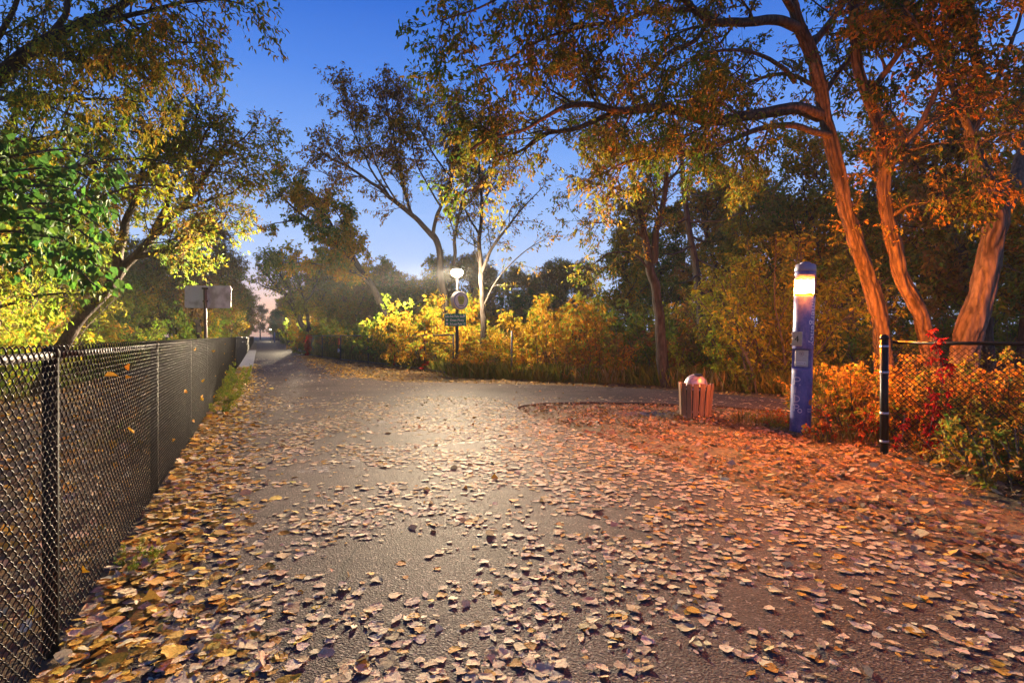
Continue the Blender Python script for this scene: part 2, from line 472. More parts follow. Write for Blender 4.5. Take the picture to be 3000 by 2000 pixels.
def far_panel(ln): return wire_panel(ln, 1.5, 0.06, 0.055, 0.0034, 3, 1)
near_pts = [tr(SP*k - 0.06 if k else -0.06, -0.05) for k in range(-1, 9)]
M_RAILB = mat('black_rail', (0.014, 0.014, 0.016), 0.6, 0, 0.3)
M_POSTB = mat('black_post', (0.008, 0.008, 0.009), 0.75, 0, 0.05)
fence('chain_link_fence', 'black chain link fence running along the leaf-strewn left edge of the trail', near_pts, 1.475, M_BLACK, 0.034, 0.022, near_panel, mpost=M_POSTB, mrail=M_RAILB)
fp = [tr(25 + 3.5*k, -0.02) for k in range(0, 12)]
fence('chain_link_fence', 'farther dark chain link fence along the concrete bridge edge', fp, 1.52, M_BLACK, 0.034, 0.024, far_panel)
fp = [tr(63.8 + 6*k, 0.0) for k in range(0, 16)]
fence('chain_link_fence', 'most distant chain link fence where the trail narrows to the horizon', fp, 1.5, M_BLACK, 0.034, 0.024,
      lambda ln: wire_panel(ln, 1.48, 0.12, 0.11, 0.006, 3, 1))
verge_pts = [(-16.7, 44.8), (-13.9, 40.0), (-11.2, 35.7), (-8.4, 31.9), (-6.1, 28.5), (-4.0, 25.05), (-2.35, 21.9)]
fence('chain_link_fence', 'rusty dark framed chain link fence overgrown by yellow shrubs beside the lamp post', verge_pts, 1.62, M_DKMETAL, 0.036, 0.03,
      far_panel, mid=(5,), bottom=True)
# right-hand gate post and fence towards the viewer
rp = [(5.09, 7.29), (6.32, 4.75), (7.6, 2.1), (8.9, -0.6)]
rf = fence('chain_link_fence', 'black chain link fence with thick end post and red creeper on the right verge', rp, 1.49, M_BLACK, 0.03, 0.022,
           lambda ln: wire_panel(ln, 1.42, 0.036, 0.034, 0.0038, 4, 2), first=False)
ep = post_mesh(1.54, 0.05, M_BLACK); add_at('end_post', ep, rf, (-0.06, 0.09, 0))
bands = MB()
for z in (0.12, 0.5, 1.05, 1.4): bands.lathe([(0.053, z), (0.054, z+0.012), (0.053, z+0.03)], 14, (-0.06, 0.09, 0))
bands.build('clamp_band', M_GALV, rf)

# bridge railing on the right
root = empty('bridge_railing', tr(43.5, 5.0)); tag(root, 'dark steel bridge railing with upright posts beyond the rusty fence', 'railing')
o0 = Vector(tr(43.5, 5.0)); ang = math.atan2(TD.y, TD.x)
pm = MB().bbox((0, 0, 0.68), (0.09, 0.09, 1.36), 0.008).mesh('post', M_RAIL)
bar = MB()
for z in np.linspace(0.25, 1.25, 9): bar.box((1.2, 0, z), (2.4, 0.018, 0.022))
for x in np.linspace(0.1, 2.3, 15): bar.box((x, 0.02, 0.75), (0.016, 0.016, 1.1))
barm = bar.mesh('railing_panel', M_RAIL)
for k in range(19):
    p = Vector(tr(43.5 + 2.4*k, 5.0)) - o0
    add_at('post', pm, root, p + Vector((0, 0, 0.1)), ang)
    if k < 18: add_at('railing_panel', barm, root, p + Vector((0, 0, 0.1)), ang)
add_at('top_rail', MB().bbox((21.6, 0, 1.46), (43.3, 0.13, 0.06), 0.01).mesh('top_rail', M_RAILCAP), root, (0, 0, 0), ang)

# ------------------------------------------------------------------ emergency post (amber lamp)
EP = Vector((4.80, 9.1, -0.03))
M_BLUE = mat('blue_enamel', (0.05, 0.06, 0.28), 0.32, 0.0, 0.3); q = NB(M_BLUE); v = q.coord((1, 1, 0.7))
f = q.noise(v, 4.5, 7, 0.68); g = q.noise(v, 30, 4); st_ = q.noise(q.coord((14, 14, 1.2)), 1.6, 4)
c = q.ramp(f, ((0.30, (0.03, 0.045, 0.20)), (0.5, (0.085, 0.09, 0.28)), (0.68, (0.21, 0.19, 0.34))))
c = q.mixc(q.ramp(st_, ((0.56, (0, 0, 0)), (0.68, (0.6, 0.6, 0.6)))), c, (0.035, 0.05, 0.16))
c = q.mixc(q.ramp(g, ((0.6, (0, 0, 0)), (0.72, (0.35, 0.35, 0.35)))), c, (0.26, 0.24, 0.36))
q.color(c); q.l(q.ramp(f, ((0.3, (0.25, 0.25, 0.25)), (0.7, (0.5, 0.5, 0.5)))), q.b.inputs['Roughness']); q.bump(g, 0.1, 0.003)
M_CAP = mat('grey_cast_cap', (0.22, 0.2, 0.26), 0.45, 0.2)
M_STEEL = mat('brushed_steel', (0.5, 0.46, 0.43), 0.35, 0.45); q = NB(M_STEEL)
q.l(q.ramp(q.noise(q.coord((2, 2, 60)), 8, 3), ((0.3, (0.2, 0.2, 0.2)), (0.7, (0.5, 0.5, 0.5)))), q.b.inputs['Roughness'])
M_DARKP = mat('black_print', (0.01, 0.01, 0.012), 0.5)
M_PALEP = mat('pale_print', (0.68, 0.64, 0.66), 0.5)
M_SPRAY = mat('spray_paint', (0.42, 0.37, 0.52), 0.6)
M_ORANGEP = mat('orange_sticker', (0.55, 0.2, 0.03), 0.5)
M_GLOW = bpy.data.materials.new('amber_lamp'); M_GLOW.use_nodes = True; q = NB(M_GLOW)
q.t.nodes.remove(q.b); em = q.n('ShaderNodeEmission'); em.inputs['Strength'].default_value = 3500.0
gn = q.noise(q.coord((1, 1, 1)), 7, 2)
q.l(q.ramp(gn, ((0.3, (1.0, 0.205, 0.008)), (0.7, (1.0, 0.26, 0.012)))), em.inputs['Color'])
sz_ = q.n('ShaderNodeSeparateXYZ'); q.l(q.coord(), sz_.inputs[0])
def mth2(op, x, y_):
    n_ = q.n('ShaderNodeMath', operation=op)
    for k_, v_ in enumerate((x, y_)):
        if hasattr(v_, 'links'): q.l(v_, n_.inputs[k_])
        elif v_ is not None: n_.inputs[k_].default_value = v_
    return n_.outputs[0]
dz_ = mth2('SUBTRACT', 1.0, mth2('DIVIDE', mth2('ABSOLUTE', mth2('SUBTRACT', sz_.outputs['Z'], 2.40), None), 0.135))
mp_ = q.n('ShaderNodeMapRange', interpolation_type='SMOOTHERSTEP'); q.l(mth2('ADD', dz_, mth2('MULTIPLY', mth2('SUBTRACT', gn, 0.5), 0.5)), mp_.inputs['Value'])
mp_.inputs['From Min'].default_value = 0.12; mp_.inputs['From Max'].default_value = 0.55; mp_.inputs['To Min'].default_value = 2.6; mp_.inputs['To Max'].default_value = 5200.0
q.l(mp_.outputs[0], em.inputs['Strength'])
q.l(em.outputs[0], q.t.nodes['Material Output'].inputs[0])

ER = 0.158
ep_ = empty('emergency_post', EP); tag(ep_, 'scuffed blue emergency call post with a glowing amber lamp window', 'emergency post')
ep_.rotation_euler = (0, math.radians(1.9), 0)
FA = math.radians(-90 - 28 - 13)              # the way its front faces
Fd = Vector((math.cos(FA), math.sin(FA), 0)); Fs = Vector((-math.sin(FA), math.cos(FA), 0))
MB().lathe([(ER+0.004, 0.0), (ER, 0.03), (ER, 1.0), (ER-0.004, 1.02)], 48).build('base_tube', M_BLUE, ep_)
# recess: a D-shaped piece
dm = MB(); arc = [FA + math.radians(70) + i*(2*math.pi - math.radians(140))/30 for i in range(31)]
ring = [Vector((math.cos(a)*(ER-0.003), math.sin(a)*(ER-0.003), 0)) for a in arc]
nn = len(ring)
dm.add([p + Vector((0, 0, 1.0)) for p in ring] + [p + Vector((0, 0, 1.39)) for p in ring], [(i, (i+1) % nn, nn+(i+1) % nn, nn+i) for i in range(nn)])
dm.build('recess_panel', M_BLUE, ep_)
# sloped shelf in front of the recess
sh = MB(); arc2 = [FA - math.radians(88) + i*math.radians(176)/24 for i in range(25)]
lo_ = [Vector((math.cos(a)*(ER-0.001), math.sin(a)*(ER-0.001), 0)) for a in arc2]
zt = [1.024 + 0.05*(1 - max(0, p.dot(Fd))/ER) for p in lo_]
sh.add([p + Vector((0, 0, 1.0)) for p in lo_] + [p + Vector((0, 0, z)) for p, z in zip(lo_, zt)],
       [(i, i+1, 25+i+1, 25+i) for i in range(24)] + [tuple(range(25, 50))] + [(0, 25, 49, 24)])
sh.build('shelf', M_BLUE, ep_)
MB().lathe([(ER-0.004, 1.37), (ER, 1.38), (ER, 2.245), (ER-0.004, 2.25)], 48).build('upper_tube', M_BLUE, ep_)
w0, w1 = FA - math.radians(76), FA + math.radians(69)
MB().lathe([(ER-0.012, 2.25), (ER-0.012, 2.53)], 40, a0=w0, a1=w1, caps=False).build('lamp_window', M_GLOW, ep_)
MB().lathe([(ER-0.012, 2.25), (ER-0.012, 2.53)], 14, a0=w1+math.radians(34), a1=w0+2*math.pi-math.radians(72), caps=False).build('lamp_window', M_GLOW, ep_)
fin = MB()
fin.lathe([(ER-0.03, 2.25), (ER, 2.25), (ER, 2.53), (ER-0.03, 2.53)], 8, a0=w1, a1=w1+math.radians(34), caps=False)
fin.lathe([(ER-0.03, 2.25), (ER, 2.25), (ER, 2.53), (ER-0.03, 2.53)], 8, a0=w0-math.radians(72), a1=w0, caps=False)
fin.build('window_frame', M_BLUE, ep_)
MB().lathe([(ER-0.02, 2.53), (ER+0.001, 2.532), (ER+0.001, 2.655), (ER-0.003, 2.66)], 48).build('collar', M_BLUE, ep_)
MB().lathe([(ER+0.004, 2.655), (ER+0.006, 2.675), (ER-0.006, 2.765), (ER-0.03, 2.78), (0.09, 2.785)], 48).build('cap', M_CAP, ep_)
MB().lathe([(0.085, 2.78), (0.082, 2.80), (0.06, 2.815), (0.02, 2.82)], 28).build('cap_dome', M_CAP, ep_)
def on_face(o_depth, cx, z): return Fd*o_depth + Fs*cx + Vector((0, 0, z))
def face_M(depth, cx, z):    # local x = to the right as seen from the front, y = up, z = outward
    m = Matrix.Identity(4); r = Fs
    m.col[0][:3] = r; m.col[1][:3] = (0, 0, 1); m.col[2][:3] = Fd; m.col[3][:3] = on_face(depth, cx, z); return m
fd0 = (ER-0.003)*math.cos(math.radians(70))
pl = MB().bbox((0, 0, 0), (0.2, 0.27, 0.02), 0.006, face_M(fd0+0.011, 0.0, 1.215)).build('call_panel', M_STEEL, ep_)
sg = MB()
for ry in (0.075,):
    for k in range(3): sg.lathe([(0.036-0.012*k, 0.0), (0.032-0.012*k, 0.004)], 18, (0, ry, 0.011), face_M(fd0+0.011, 0, 1.215), caps=(k == 2))
sg.build('speaker_grille', M_CAP, pl)
lb = MB().bbox((0, -0.08, 0.012), (0.15, 0.045, 0.006), 0.002, face_M(fd0+0.011, 0, 1.215)).build('button_label', M_PALEP, pl)
tv, tf = text_geo('EMERGENCY', 0.021, 0.002, 2, 'LEFT'); mm = face_M(fd0+0.011, 0, 1.215) @ Matrix.Translation((-0.07, -0.087, 0.0165))
MB().add([mm @ p for p in tv], tf).build('lettering', M_DARKP, pl)
MB().lathe([(0.017, 0), (0.015, 0.008), (0.003, 0.009)], 14, (0.055, -0.08, 0.013), face_M(fd0+0.011, 0, 1.215)).build('call_button', M_STEEL, pl)
# number plate, set as a flat plate proud of the tube
pa = FA + math.radians(-20)
def tan_M(a, z, d=ER+0.003):
    m = Matrix.Identity(4); n_ = Vector((math.cos(a), math.sin(a), 0)); r = Vector((-math.sin(a), math.cos(a), 0))
    m.col[0][:3] = r; m.col[1][:3] = (0, 0, 1); m.col[2][:3] = n_; m.col[3][:3] = n_*d + Vector((0, 0, z)); return m
nm = tan_M(pa, 1.535)
npl = MB().bbox((0, 0, 0), (0.18, 0.235, 0.012), 0.004, nm).build('number_plate', M_STEEL, ep_)
tv, tf = text_geo('4', 0.15, 0.003, 4, 'CENTER'); mm = nm @ Matrix.Translation((0, -0.052, 0.0085))
MB().add([mm @ p for p in tv], tf).build('numeral', M_DARKP, npl)
def wrap(pts, a0, z0, r, down=False):
    """2-D points (x along, y up, z out) wrapped on the tube; down: the line reads from top to bottom"""
    o = []
    for p in pts:
        x, y = (p.y, -p.x) if down else (p.x, p.y)
        a = a0 + x / r; rr = r + p.z
        o.append((rr*math.cos(a), rr*math.sin(a), z0 + y))
    return o
tv, tf = text_geo('Emergency', 0.165, 0.002, 3, 'LEFT', 1.0)
wx = max(p.x for p in tv)
tv = [Vector((p.x*0.80/wx, p.y, p.z)) for p in tv]
MB().add(wrap(tv, FA + math.radians(56), 2.235, ER+0.002, True), tf).build('lettering', M_PALEP, ep_)
tag(ep_.children[-1], 'pale vertical lettering on the tube')
def stroke(mb, line, a0, z0, w=0.016, r=ER):
    P = [Vector((x, y, 0)) for x, y in line]; vs = []
    for i, p in enumerate(P):
        t = (P[min(i+1, len(P)-1)] - P[max(i-1, 0)]).normalized(); n_ = Vector((-t.y, t.x, 0))*w/2
        vs += [p+n_, p-n_]
    mb.add(wrap([v_ + Vector((0, 0, 0.0025)) for v_ in vs], a0, z0, r), [(2*i, 2*i+1, 2*i+3, 2*i+2) for i in range(len(P)-1)])
gr = MB(); ga = FA + math.radians(-14)
def arc_pts(cx, cy, rx, ry, a, b, n=9): return [(cx+rx*math.cos(math.radians(t)), cy+ry*math.sin(math.radians(t))) for t in np.linspace(a, b, n)]
stroke(gr, [(-0.045, 0.78), (-0.04, 0.90)], ga, 0)
stroke(gr, [(-0.055, 0.89)] + arc_pts(-0.0, 0.87, 0.05, 0.035, 100, -90) + [(-0.035, 0.835)], ga, 0); stroke(gr, [(-0.03, 0.835), (0.055, 0.775)], ga, 0)
stroke(gr, [(-0.01, 0.75), (-0.015, 0.64)], ga, 0)
stroke(gr, [(-0.03, 0.605), (-0.025, 0.49)], ga, 0)
stroke(gr, [(-0.045, 0.60)] + arc_pts(-0.005, 0.548, 0.055, 0.05, 90, -90) + [(-0.03, 0.495)], ga, 0)
stroke(gr, [(-0.03, 0.34), (-0.02, 0.45)], ga, 0)
stroke(gr, [(-0.05, 0.44)] + arc_pts(0.0, 0.425, 0.045, 0.03, 100, -90) + [(-0.02, 0.395)], ga, 0)
stroke(gr, arc_pts(0.06, 0.355, 0.028, 0.03, 0, 350, 12), ga, 0)
gr.build('graffiti', M_SPRAY, ep_)
stk = MB(); stk.add(wrap([Vector((0, 0, .002))] + [Vector((0.045*math.cos(t), 0.05*math.sin(t), 0.002)) for t in np.linspace(0, 2*math.pi, 20)[:-1]], FA+math.radians(72), 0.50, ER),
                    [(0, i, i % 19 + 1) for i in range(1, 20)]); stk.build('round_sticker', M_ORANGEP, ep_)
sl = MB()
for k, wd in enumerate((0.10, 0.11, 0.09)): stroke(sl, [(-wd/2, 0.39-0.025*k), (0, 0.39-0.025*k), (wd/2, 0.39-0.025*k)], FA+math.radians(68), 0, 0.008)
sl.build('printed_lines', M_PALEP, ep_)

# ------------------------------------------------------------------ litter bin
M_WOOD = mat('weathered_wood', rough=0.65); q = NB(M_WOOD)
oi = q.n('ShaderNodeObjectInfo')
gcol = q.ramp(q.noise(q.coord((22, 22, 1.4)), 2.0, 5), ((0.3, (0.20, 0.09, 0.04)), (0.7, (0.42, 0.22, 0.11))))
q.color(q.mixc(0.5, gcol, q.ramp(oi.outputs['Random'], ((0, (0.7, 0.7, 0.7)), (1, (1.2, 1.15, 1.1)))), 'MULTIPLY')); q.bump(q.noise(q.coord((30, 30, 1.6)), 2.4, 4), 0.35, 0.006)
M_DOME = mat('spun_metal', (0.42, 0.33, 0.36), 0.42, 0.55); q = NB(M_DOME)
q.color(q.ramp(q.noise(q.coord(), 9, 5), ((0.35, (0.12, 0.10, 0.11)), (0.5, (0.40, 0.32, 0.35)), (0.8, (0.5, 0.42, 0.44)))))
BIN = (3.53, 10.55, -0.03)
bn = empty('litter_bin', BIN); tag(bn, 'litter bin of splayed wooden slats with a metal dome lid', 'bin')
bn.rotation_euler = (math.radians(-1.0), math.radians(2.2), 0)
ns = 16
sm_ = MB().bbox((0, 0, 0.34), (0.098, 0.024, 0.68), 0.005)
sm_.lathe([(0.006, 0.0), (0.006, 0.003)], 8, M=Matrix.Translation((0, 0.0125, 0.6)) @ Matrix.Rotation(-math.pi/2, 4, 'X'))
smm = sm_.mesh('slat', M_WOOD)
for k in range(ns):
    a = 2*math.pi*k/ns + 0.1
    o = link('slat', smm, bn); o.location = (0.272*math.cos(a), 0.272*math.sin(a), 0.0 + 0.012*math.sin(k*2.3))
    o.rotation_euler = Matrix.Rotation(a - math.pi/2, 3, 'Z').to_euler()
    o.rotation_euler = (Matrix.Rotation(a - math.pi/2, 3, 'Z') @ Matrix.Rotation(math.radians(-3.9), 3, 'X')).to_euler()
MB().lathe([(0.235, 0.02), (0.275, 0.62), (0.262, 0.62), (0.22, 0.03)], 28).build('liner', M_DARKP, bn)
hoop = MB()
for z, r in ((0.12, 0.264), (0.55, 0.303)): hoop.lathe([(r-0.026, z), (r-0.020, z), (r-0.018, z+0.04), (r-0.026, z+0.04)], 32)
hoop.build('hoop', M_GALV, bn)
dome = [(0.262, 0.60), (0.262, 0.63)] + [(0.215*math.cos(t), 0.63 + 0.225*math.sin(t)) for t in np.linspace(0.0, 1.5, 10)]
MB().lathe(dome, 36).build('dome_lid', M_DOME, bn)
da = math.radians(60)
MB().lathe([(0.085, 0), (0.08, 0.006), (0.02, 0.007)], 16, M=Matrix.Translation((0.02, -0.06, 0.84)) @ Matrix.Rotation(math.radians(12), 4, 'X')).build('lid_opening', M_DARKP, bn)

# ------------------------------------------------------------------ trail lamps and signs
M_POLE = mat('bronze_pole', (0.022, 0.018, 0.016), 0.4, 0.3)
def lens_mat(name, col_, st):
    m = bpy.data.materials.new(name); m.use_nodes = True; q = NB(m); q.t.nodes.remove(q.b)
    e = q.n('ShaderNodeEmission'); e.inputs['Color'].default_value = (*col_, 1); e.inputs['Strength'].default_value = st
    q.l(e.outputs[0], q.t.nodes['Material Output'].inputs[0]); return m
M_LENS = lens_mat('lamp_lens', (1.0, 0.86, 0.62), 40.0); q = NB(M_LENS)
tb = q.n('ShaderNodeBsdfTransparent'); ad = q.n('ShaderNodeAddShader'); e_ = [n_ for n_ in q.t.nodes if n_.type == 'EMISSION'][0]
q.l(tb.outputs[0], ad.inputs[0]); q.l(e_.outputs[0], ad.inputs[1]); q.l(ad.outputs[0], q.t.nodes['Material Output'].inputs[0])
def lamp_light(name, loc, power, fwd, parent):
    ld = bpy.data.lights.new(name, 'POINT'); ld.energy = power; ld.color = (1.0, 0.79, 0.51); ld.shadow_soft_size = 0.14
    ld.use_nodes = True; t = ld.node_tree; em = t.nodes['Emission']
    g = t.nodes.new('ShaderNodeNewGeometry'); sp = t.nodes.new('ShaderNodeSeparateXYZ'); t.links.new(g.outputs['Incoming'], sp.inputs[0])
    def mth(op, a, b=None, c=None):
        n_ = t.nodes.new('ShaderNodeMath'); n_.operation = op
        for k, x in enumerate((a, b, c)):
            if x is None: continue
            if hasattr(x, 'links'): t.links.new(x, n_.inputs[k])
            else: n_.inputs[k].default_value = x
        return n_.outputs[0]
    # luminaire's wide throw: candle power rises with the angle from straight down, up to the cut-off, mostly on the path side
    cz = mth('MAXIMUM', mth('MULTIPLY', sp.outputs['Z'], -1.0), 0.18)
    wide = mth('POWER', cz, -2.8)
    dt = t.nodes.new('ShaderNodeVectorMath'); dt.operation = 'DOT_PRODUCT'; t.links.new(g.outputs['Incoming'], dt.inputs[0]); dt.inputs[1].default_value = fwd
    mr_ = t.nodes.new('ShaderNodeMapRange'); mr_.interpolation_type = 'SMOOTHSTEP'; t.links.new(dt.outputs['Value'], mr_.inputs['Value'])
    mr_.inputs['From Min'].default_value = 0.3; mr_.inputs['From Max'].default_value = 0.88; mr_.inputs['To Min'].default_value = 0.0; mr_.inputs['To Max'].default_value = 1.0
    d2 = t.nodes.new('ShaderNodeVectorMath'); d2.operation = 'DOT_PRODUCT'; t.links.new(g.outputs['Incoming'], d2.inputs[0]); d2.inputs[1].default_value = (-0.75, 0.66, 0)
    m2 = t.nodes.new('ShaderNodeMapRange'); m2.interpolation_type = 'SMOOTHSTEP'; t.links.new(d2.outputs['Value'], m2.inputs['Value'])
    m2.inputs['From Min'].default_value = 0.84; m2.inputs['From Max'].default_value = 0.97; m2.inputs['To Min'].default_value = 0.0; m2.inputs['To Max'].default_value = 0.45
    lobes = mth('MAXIMUM', mr_.outputs[0], m2.outputs[0])
    throw = mth('ADD', mth('MULTIPLY', mth('SUBTRACT', wide, 1.0), lobes), 3.0)
    mu = t.nodes.new('ShaderNodeMapRange'); mu.interpolation_type = 'SMOOTHSTEP'; t.links.new(sp.outputs['Z'], mu.inputs['Value'])
    mu.inputs['From Min'].default_value = -0.1; mu.inputs['From Max'].default_value = 0.12; mu.inputs['To Min'].default_value = 1.0; mu.inputs['To Max'].default_value = 0.0
    nd = t.nodes.new('ShaderNodeMapRange'); nd.interpolation_type = 'SMOOTHSTEP'; t.links.new(sp.outputs['Z'], nd.inputs['Value'])
    nd.inputs['From Min'].default_value = -0.97; nd.inputs['From Max'].default_value = -0.72; nd.inputs['To Min'].default_value = 0.15; nd.inputs['To Max'].default_value = 1.0
    st = mth('MULTIPLY', mth('ADD', mth('MULTIPLY', throw, mu.outputs[0]), 2.6), nd.outputs[0])
    t.links.new(st, em.inputs['Strength'])
    o = bpy.data.objects.new(name, ld); C.objects.link(o); o.location = loc; o.parent = parent; return o
def lamp_post(loc, label, power, fwd, height=4.15, lens=M_LENS):
    r = empty('lamp_post', loc); tag(r, label, 'street lamp')
    MB().lathe([(0.12, -0.1), (0.12, 0.05), (0.085, 0.12), (0.07, 0.5), (0.06, height-0.2)], 16).build('pole', M_POLE, r)
    MB().lathe([(0.06, height-0.22), (0.09, height-0.2), (0.10, height-0.16), (0.05, height-0.15)], 20).build('collar', M_POLE, r)
    MB().lathe([(0.08, height-0.24), (0.18, height-0.18), (0.24, height-0.08), (0.24, height-0.03), (0.18, height+0.04)], 28).build('lens', lens, r)
    hd = MB().lathe([(0.16, height+0.045), (0.2, height+0.05), (0.19, height+0.075), (0.1, height+0.11), (0.02, height+0.12)], 28).build('hood', M_POLE, r)
    return r
LP = gnd(1339, 21.75)
lp = lamp_post(LP, 'lit trail lamp post carrying a round sign and a green direction sign', 1, None)
lamp_light('lamp_bulb', (0, 0, 4.12), 1150.0, (-0.45, -0.893, 0), lp)
l2 = lamp_post(tr(70.5, 5.6), 'far lit lamp post beside the bridge railing under leaning trees', 1, None, 4.0)
lamp_light('lamp_bulb', (0, 0, 3.95), 260.0, (-0.25, -0.968, 0), l2)
l3 = lamp_post(tr(200, 4.9), 'farthest lit lamp post at the end of the trail', 1, None, 4.0)
lamp_light('lamp_bulb', (0, 0, 3.95), 160.0, (-0.25, -0.968, 0), l3)

def plate(c, n2, w, h, t):    # matrix for a sign facing n2 (2-D), local x right as read, y up, z out
    n_ = Vector((n2[0], n2[1], 0)).normalized(); r = Vector((-n_.y, n_.x, 0))
    m = Matrix.Identity(4); m.col[0][:3] = r; m.col[1][:3] = (0, 0, 1); m.col[2][:3] = n_; m.col[3][:3] = c; return m
# round drum sign
M_RIM = mat('sign_rim', (0.42, 0.36, 0.3), 0.5); M_SBLUE = mat('sign_blue', (0.10, 0.15, 0.32), 0.4); M_SPALE = mat('sign_face', (0.46, 0.47, 0.5), 0.4)
M_APPLE = mat('sign_green_print', (0.20, 0.26, 0.03), 0.45)
cz = HC + (985-881)*21.75/F
rs = empty('round_sign', (LP[0], LP[1], cz)); tag(rs, 'round drum-shaped sign with a green apple on a blue disc under the lamp', 'sign')
an = math.radians(41); m0 = plate((0.10, -0.07, 0), (math.sin(an), -math.cos(an)), 1, 1, 0)
MB().lathe([(0.355, -0.11), (0.36, -0.1), (0.36, 0.10), (0.345, 0.112)], 48, M=m0).build('rim', M_RIM, rs)
MB().lathe([(0.335, 0.113), (0.334, 0.116)], 48, M=m0).build('blue_ring', M_SBLUE, rs)
MB().lathe([(0.285, 0.1165), (0.284, 0.119)], 48, M=m0).build('face_disc', M_SPALE, rs)
ap = [(0, 0.155), (0.06, 0.19), (0.13, 0.175), (0.165, 0.10), (0.155, 0.02), (0.125, -0.07), (0.08, -0.15), (0.0, -0.165)]
ap += [(-x, y) for x, y in ap[-2:0:-1]]
apm = MB(); apm.add([m0 @ Vector((x, y, 0.119)) for x, y in ap] + [m0 @ Vector((x, y, 0.123)) for x, y in ap],
                    [tuple(range(len(ap), 2*len(ap)))] + [(i, (i+1) % len(ap), len(ap)+(i+1) % len(ap), len(ap)+i) for i in range(len(ap))])
apm.build('apple_emblem', M_APPLE, rs)
tx = MB()
for k, (y, w) in enumerate(((0.20, 0.21), (0.235, 0.14))): tx.box((0, y+0.005, 0.12), (w, 0.014, 0.003), m0)
for y, w in ((0.03, 0.15), (-0.02, 0.19), (-0.07, 0.10)): tx.box((0, y, 0.124), (w, 0.016, 0.003), m0)
tx.box((0, -0.205, 0.12), (0.25, 0.035, 0.003), m0)
tx.build('printed_lines', M_DARKP, rs)
# green direction sign
M_SGREEN = mat('sign_green', (0.006, 0.085, 0.055), 0.4); q = NB(M_SGREEN)
q.color(q.ramp(q.noise(q.coord(), 6, 5), ((0.3, (0.008, 0.13, 0.085)), (0.75, (0.02, 0.18, 0.12)))))
M_SWHITE = mat('sign_white', (0.8, 0.8, 0.78), 0.45)
cz = HC + (985-937)*21.75/F
gs = empty('direction_sign', (LP[0], LP[1], cz)); tag(gs, 'green direction sign reading Lake Bde Maka Ska, Dean Pkwy, St Louis Park 1.5', 'sign')
m1 = plate((-0.06, -0.1, 0), (-0.20, -0.98), 1, 1, 0)
MB().bbox((0, 0, 0), (0.90, 0.49, 0.012), 0.004, m1).build('panel', M_SGREEN, gs)
def put_text(parent, m, txt, x, y, size, z, mt, width=None):
    tv, tf = text_geo(txt, size, 0.003, 3, 'LEFT')
    if width:
        w_ = max(p.x for p in tv); tv = [Vector((p.x*width/w_, p.y, p.z)) for p in tv]
    return MB().add([m @ Vector((p.x+x, p.y+y, p.z+z)) for p in tv], tf).build('lettering', mt, parent)
put_text(gs, m1, 'Lake Bde Maka Ska', -0.41, 0.10, 0.135, 0.009, M_SWHITE, 0.72)
put_text(gs, m1, 'Dean Pkwy', -0.21, -0.055, 0.135, 0.009, M_SWHITE, 0.57)
put_text(gs, m1, 'St Louis Park 1.5', -0.22, -0.205, 0.135, 0.009, M_SWHITE, 0.63)
def arrow(m, cx, cy, rot):
    P = [(0, 0.05), (0.055, 0.0), (0.02, 0.0), (0.02, -0.045), (-0.02, -0.045), (-0.02, 0.0), (-0.055, 0.0)]
    R = Matrix.Rotation(rot, 2); Q = [R @ Vector(p) for p in P]
    b = MB(); b.add([m @ Vector((x+cx, y+cy, 0.0075)) for x, y in Q] + [m @ Vector((x+cx, y+cy, 0.0105)) for x, y in Q],
                    [tuple(range(7, 14))] + [(i, (i+1) % 7, 7+(i+1) % 7, 7+i) for i in range(7)])
    return b
arrow(m1, -0.34, -0.01, 0).build('arrow', M_SWHITE, gs); arrow(m1, -0.34, -0.16, 0).build('arrow', M_SWHITE, gs)
MB().add([m1 @ Vector(p) for p in ((0.34, 0.095, 0.0095), (0.34, 0.205, 0.0095), (0.42, 0.15, 0.0095), (0.34, 0.095, 0.0105), (0.34, 0.205, 0.0105), (0.42, 0.15, 0.0105))],
         [(3, 5, 4), (0, 1, 4, 3), (1, 2, 5, 4), (2, 0, 3, 5)]).build('arrow', M_SWHITE, gs)

# blank back of a sign behind the long fence
M_ALU = mat('aluminium_back', (0.36, 0.34, 0.36), 0.5, 0.1); q = NB(M_ALU)
q.color(q.ramp(q.noise(q.coord((1, 1, 1)), 3, 6), ((0.38, (0.45, 0.41, 0.41)), (0.52, (0.74, 0.71, 0.72)), (0.8, (0.8, 0.77, 0.78)))))
YS = 12.2; sx = (605-1500)*YS/F
bs = empty('sign_back', (sx, YS, 0)); tag(bs, 'grey blank back of a road sign on a dark post behind the fence', 'sign')
zc = HC + (985-869.5)*YS/F
bm = bmesh.new()
hw, hh, rr = 0.555, 0.25, 0.05
ol = []
for cx_, cy_, a0 in ((hw-rr, hh-rr, 0), (-hw+rr, hh-rr, 90), (-hw+rr, -hh+rr, 180), (hw-rr, -hh+rr, 270)):
    ol += [(cx_+rr*math.cos(math.radians(a0+t)), cy_+rr*math.sin(math.radians(a0+t))) for t in (0, 22, 45, 68, 90)]
bm.free()
nb = len(ol); b = MB()
b.add([(x, -0.004, y+zc) for x, y in ol] + [(x, 0.004, y+zc) for x, y in ol], [tuple(range(nb))[::1], tuple(range(nb, 2*nb))[::-1]] + [(i, nb+i, nb+(i+1) % nb, (i+1) % nb) for i in range(nb)])
b.build('panel', M_ALU, bs).rotation_euler = (0, math.radians(0.8), math.radians(-6))
b = MB().tube([(0.02, -0.045, -0.3), (0.01, -0.045, 1.4), (-0.008, -0.045, zc+0.15), (-0.01, -0.045, zc+0.19)], [0.034, 0.034, 0.033, 0.03], 10); b.build('post', M_DKMETAL, bs)
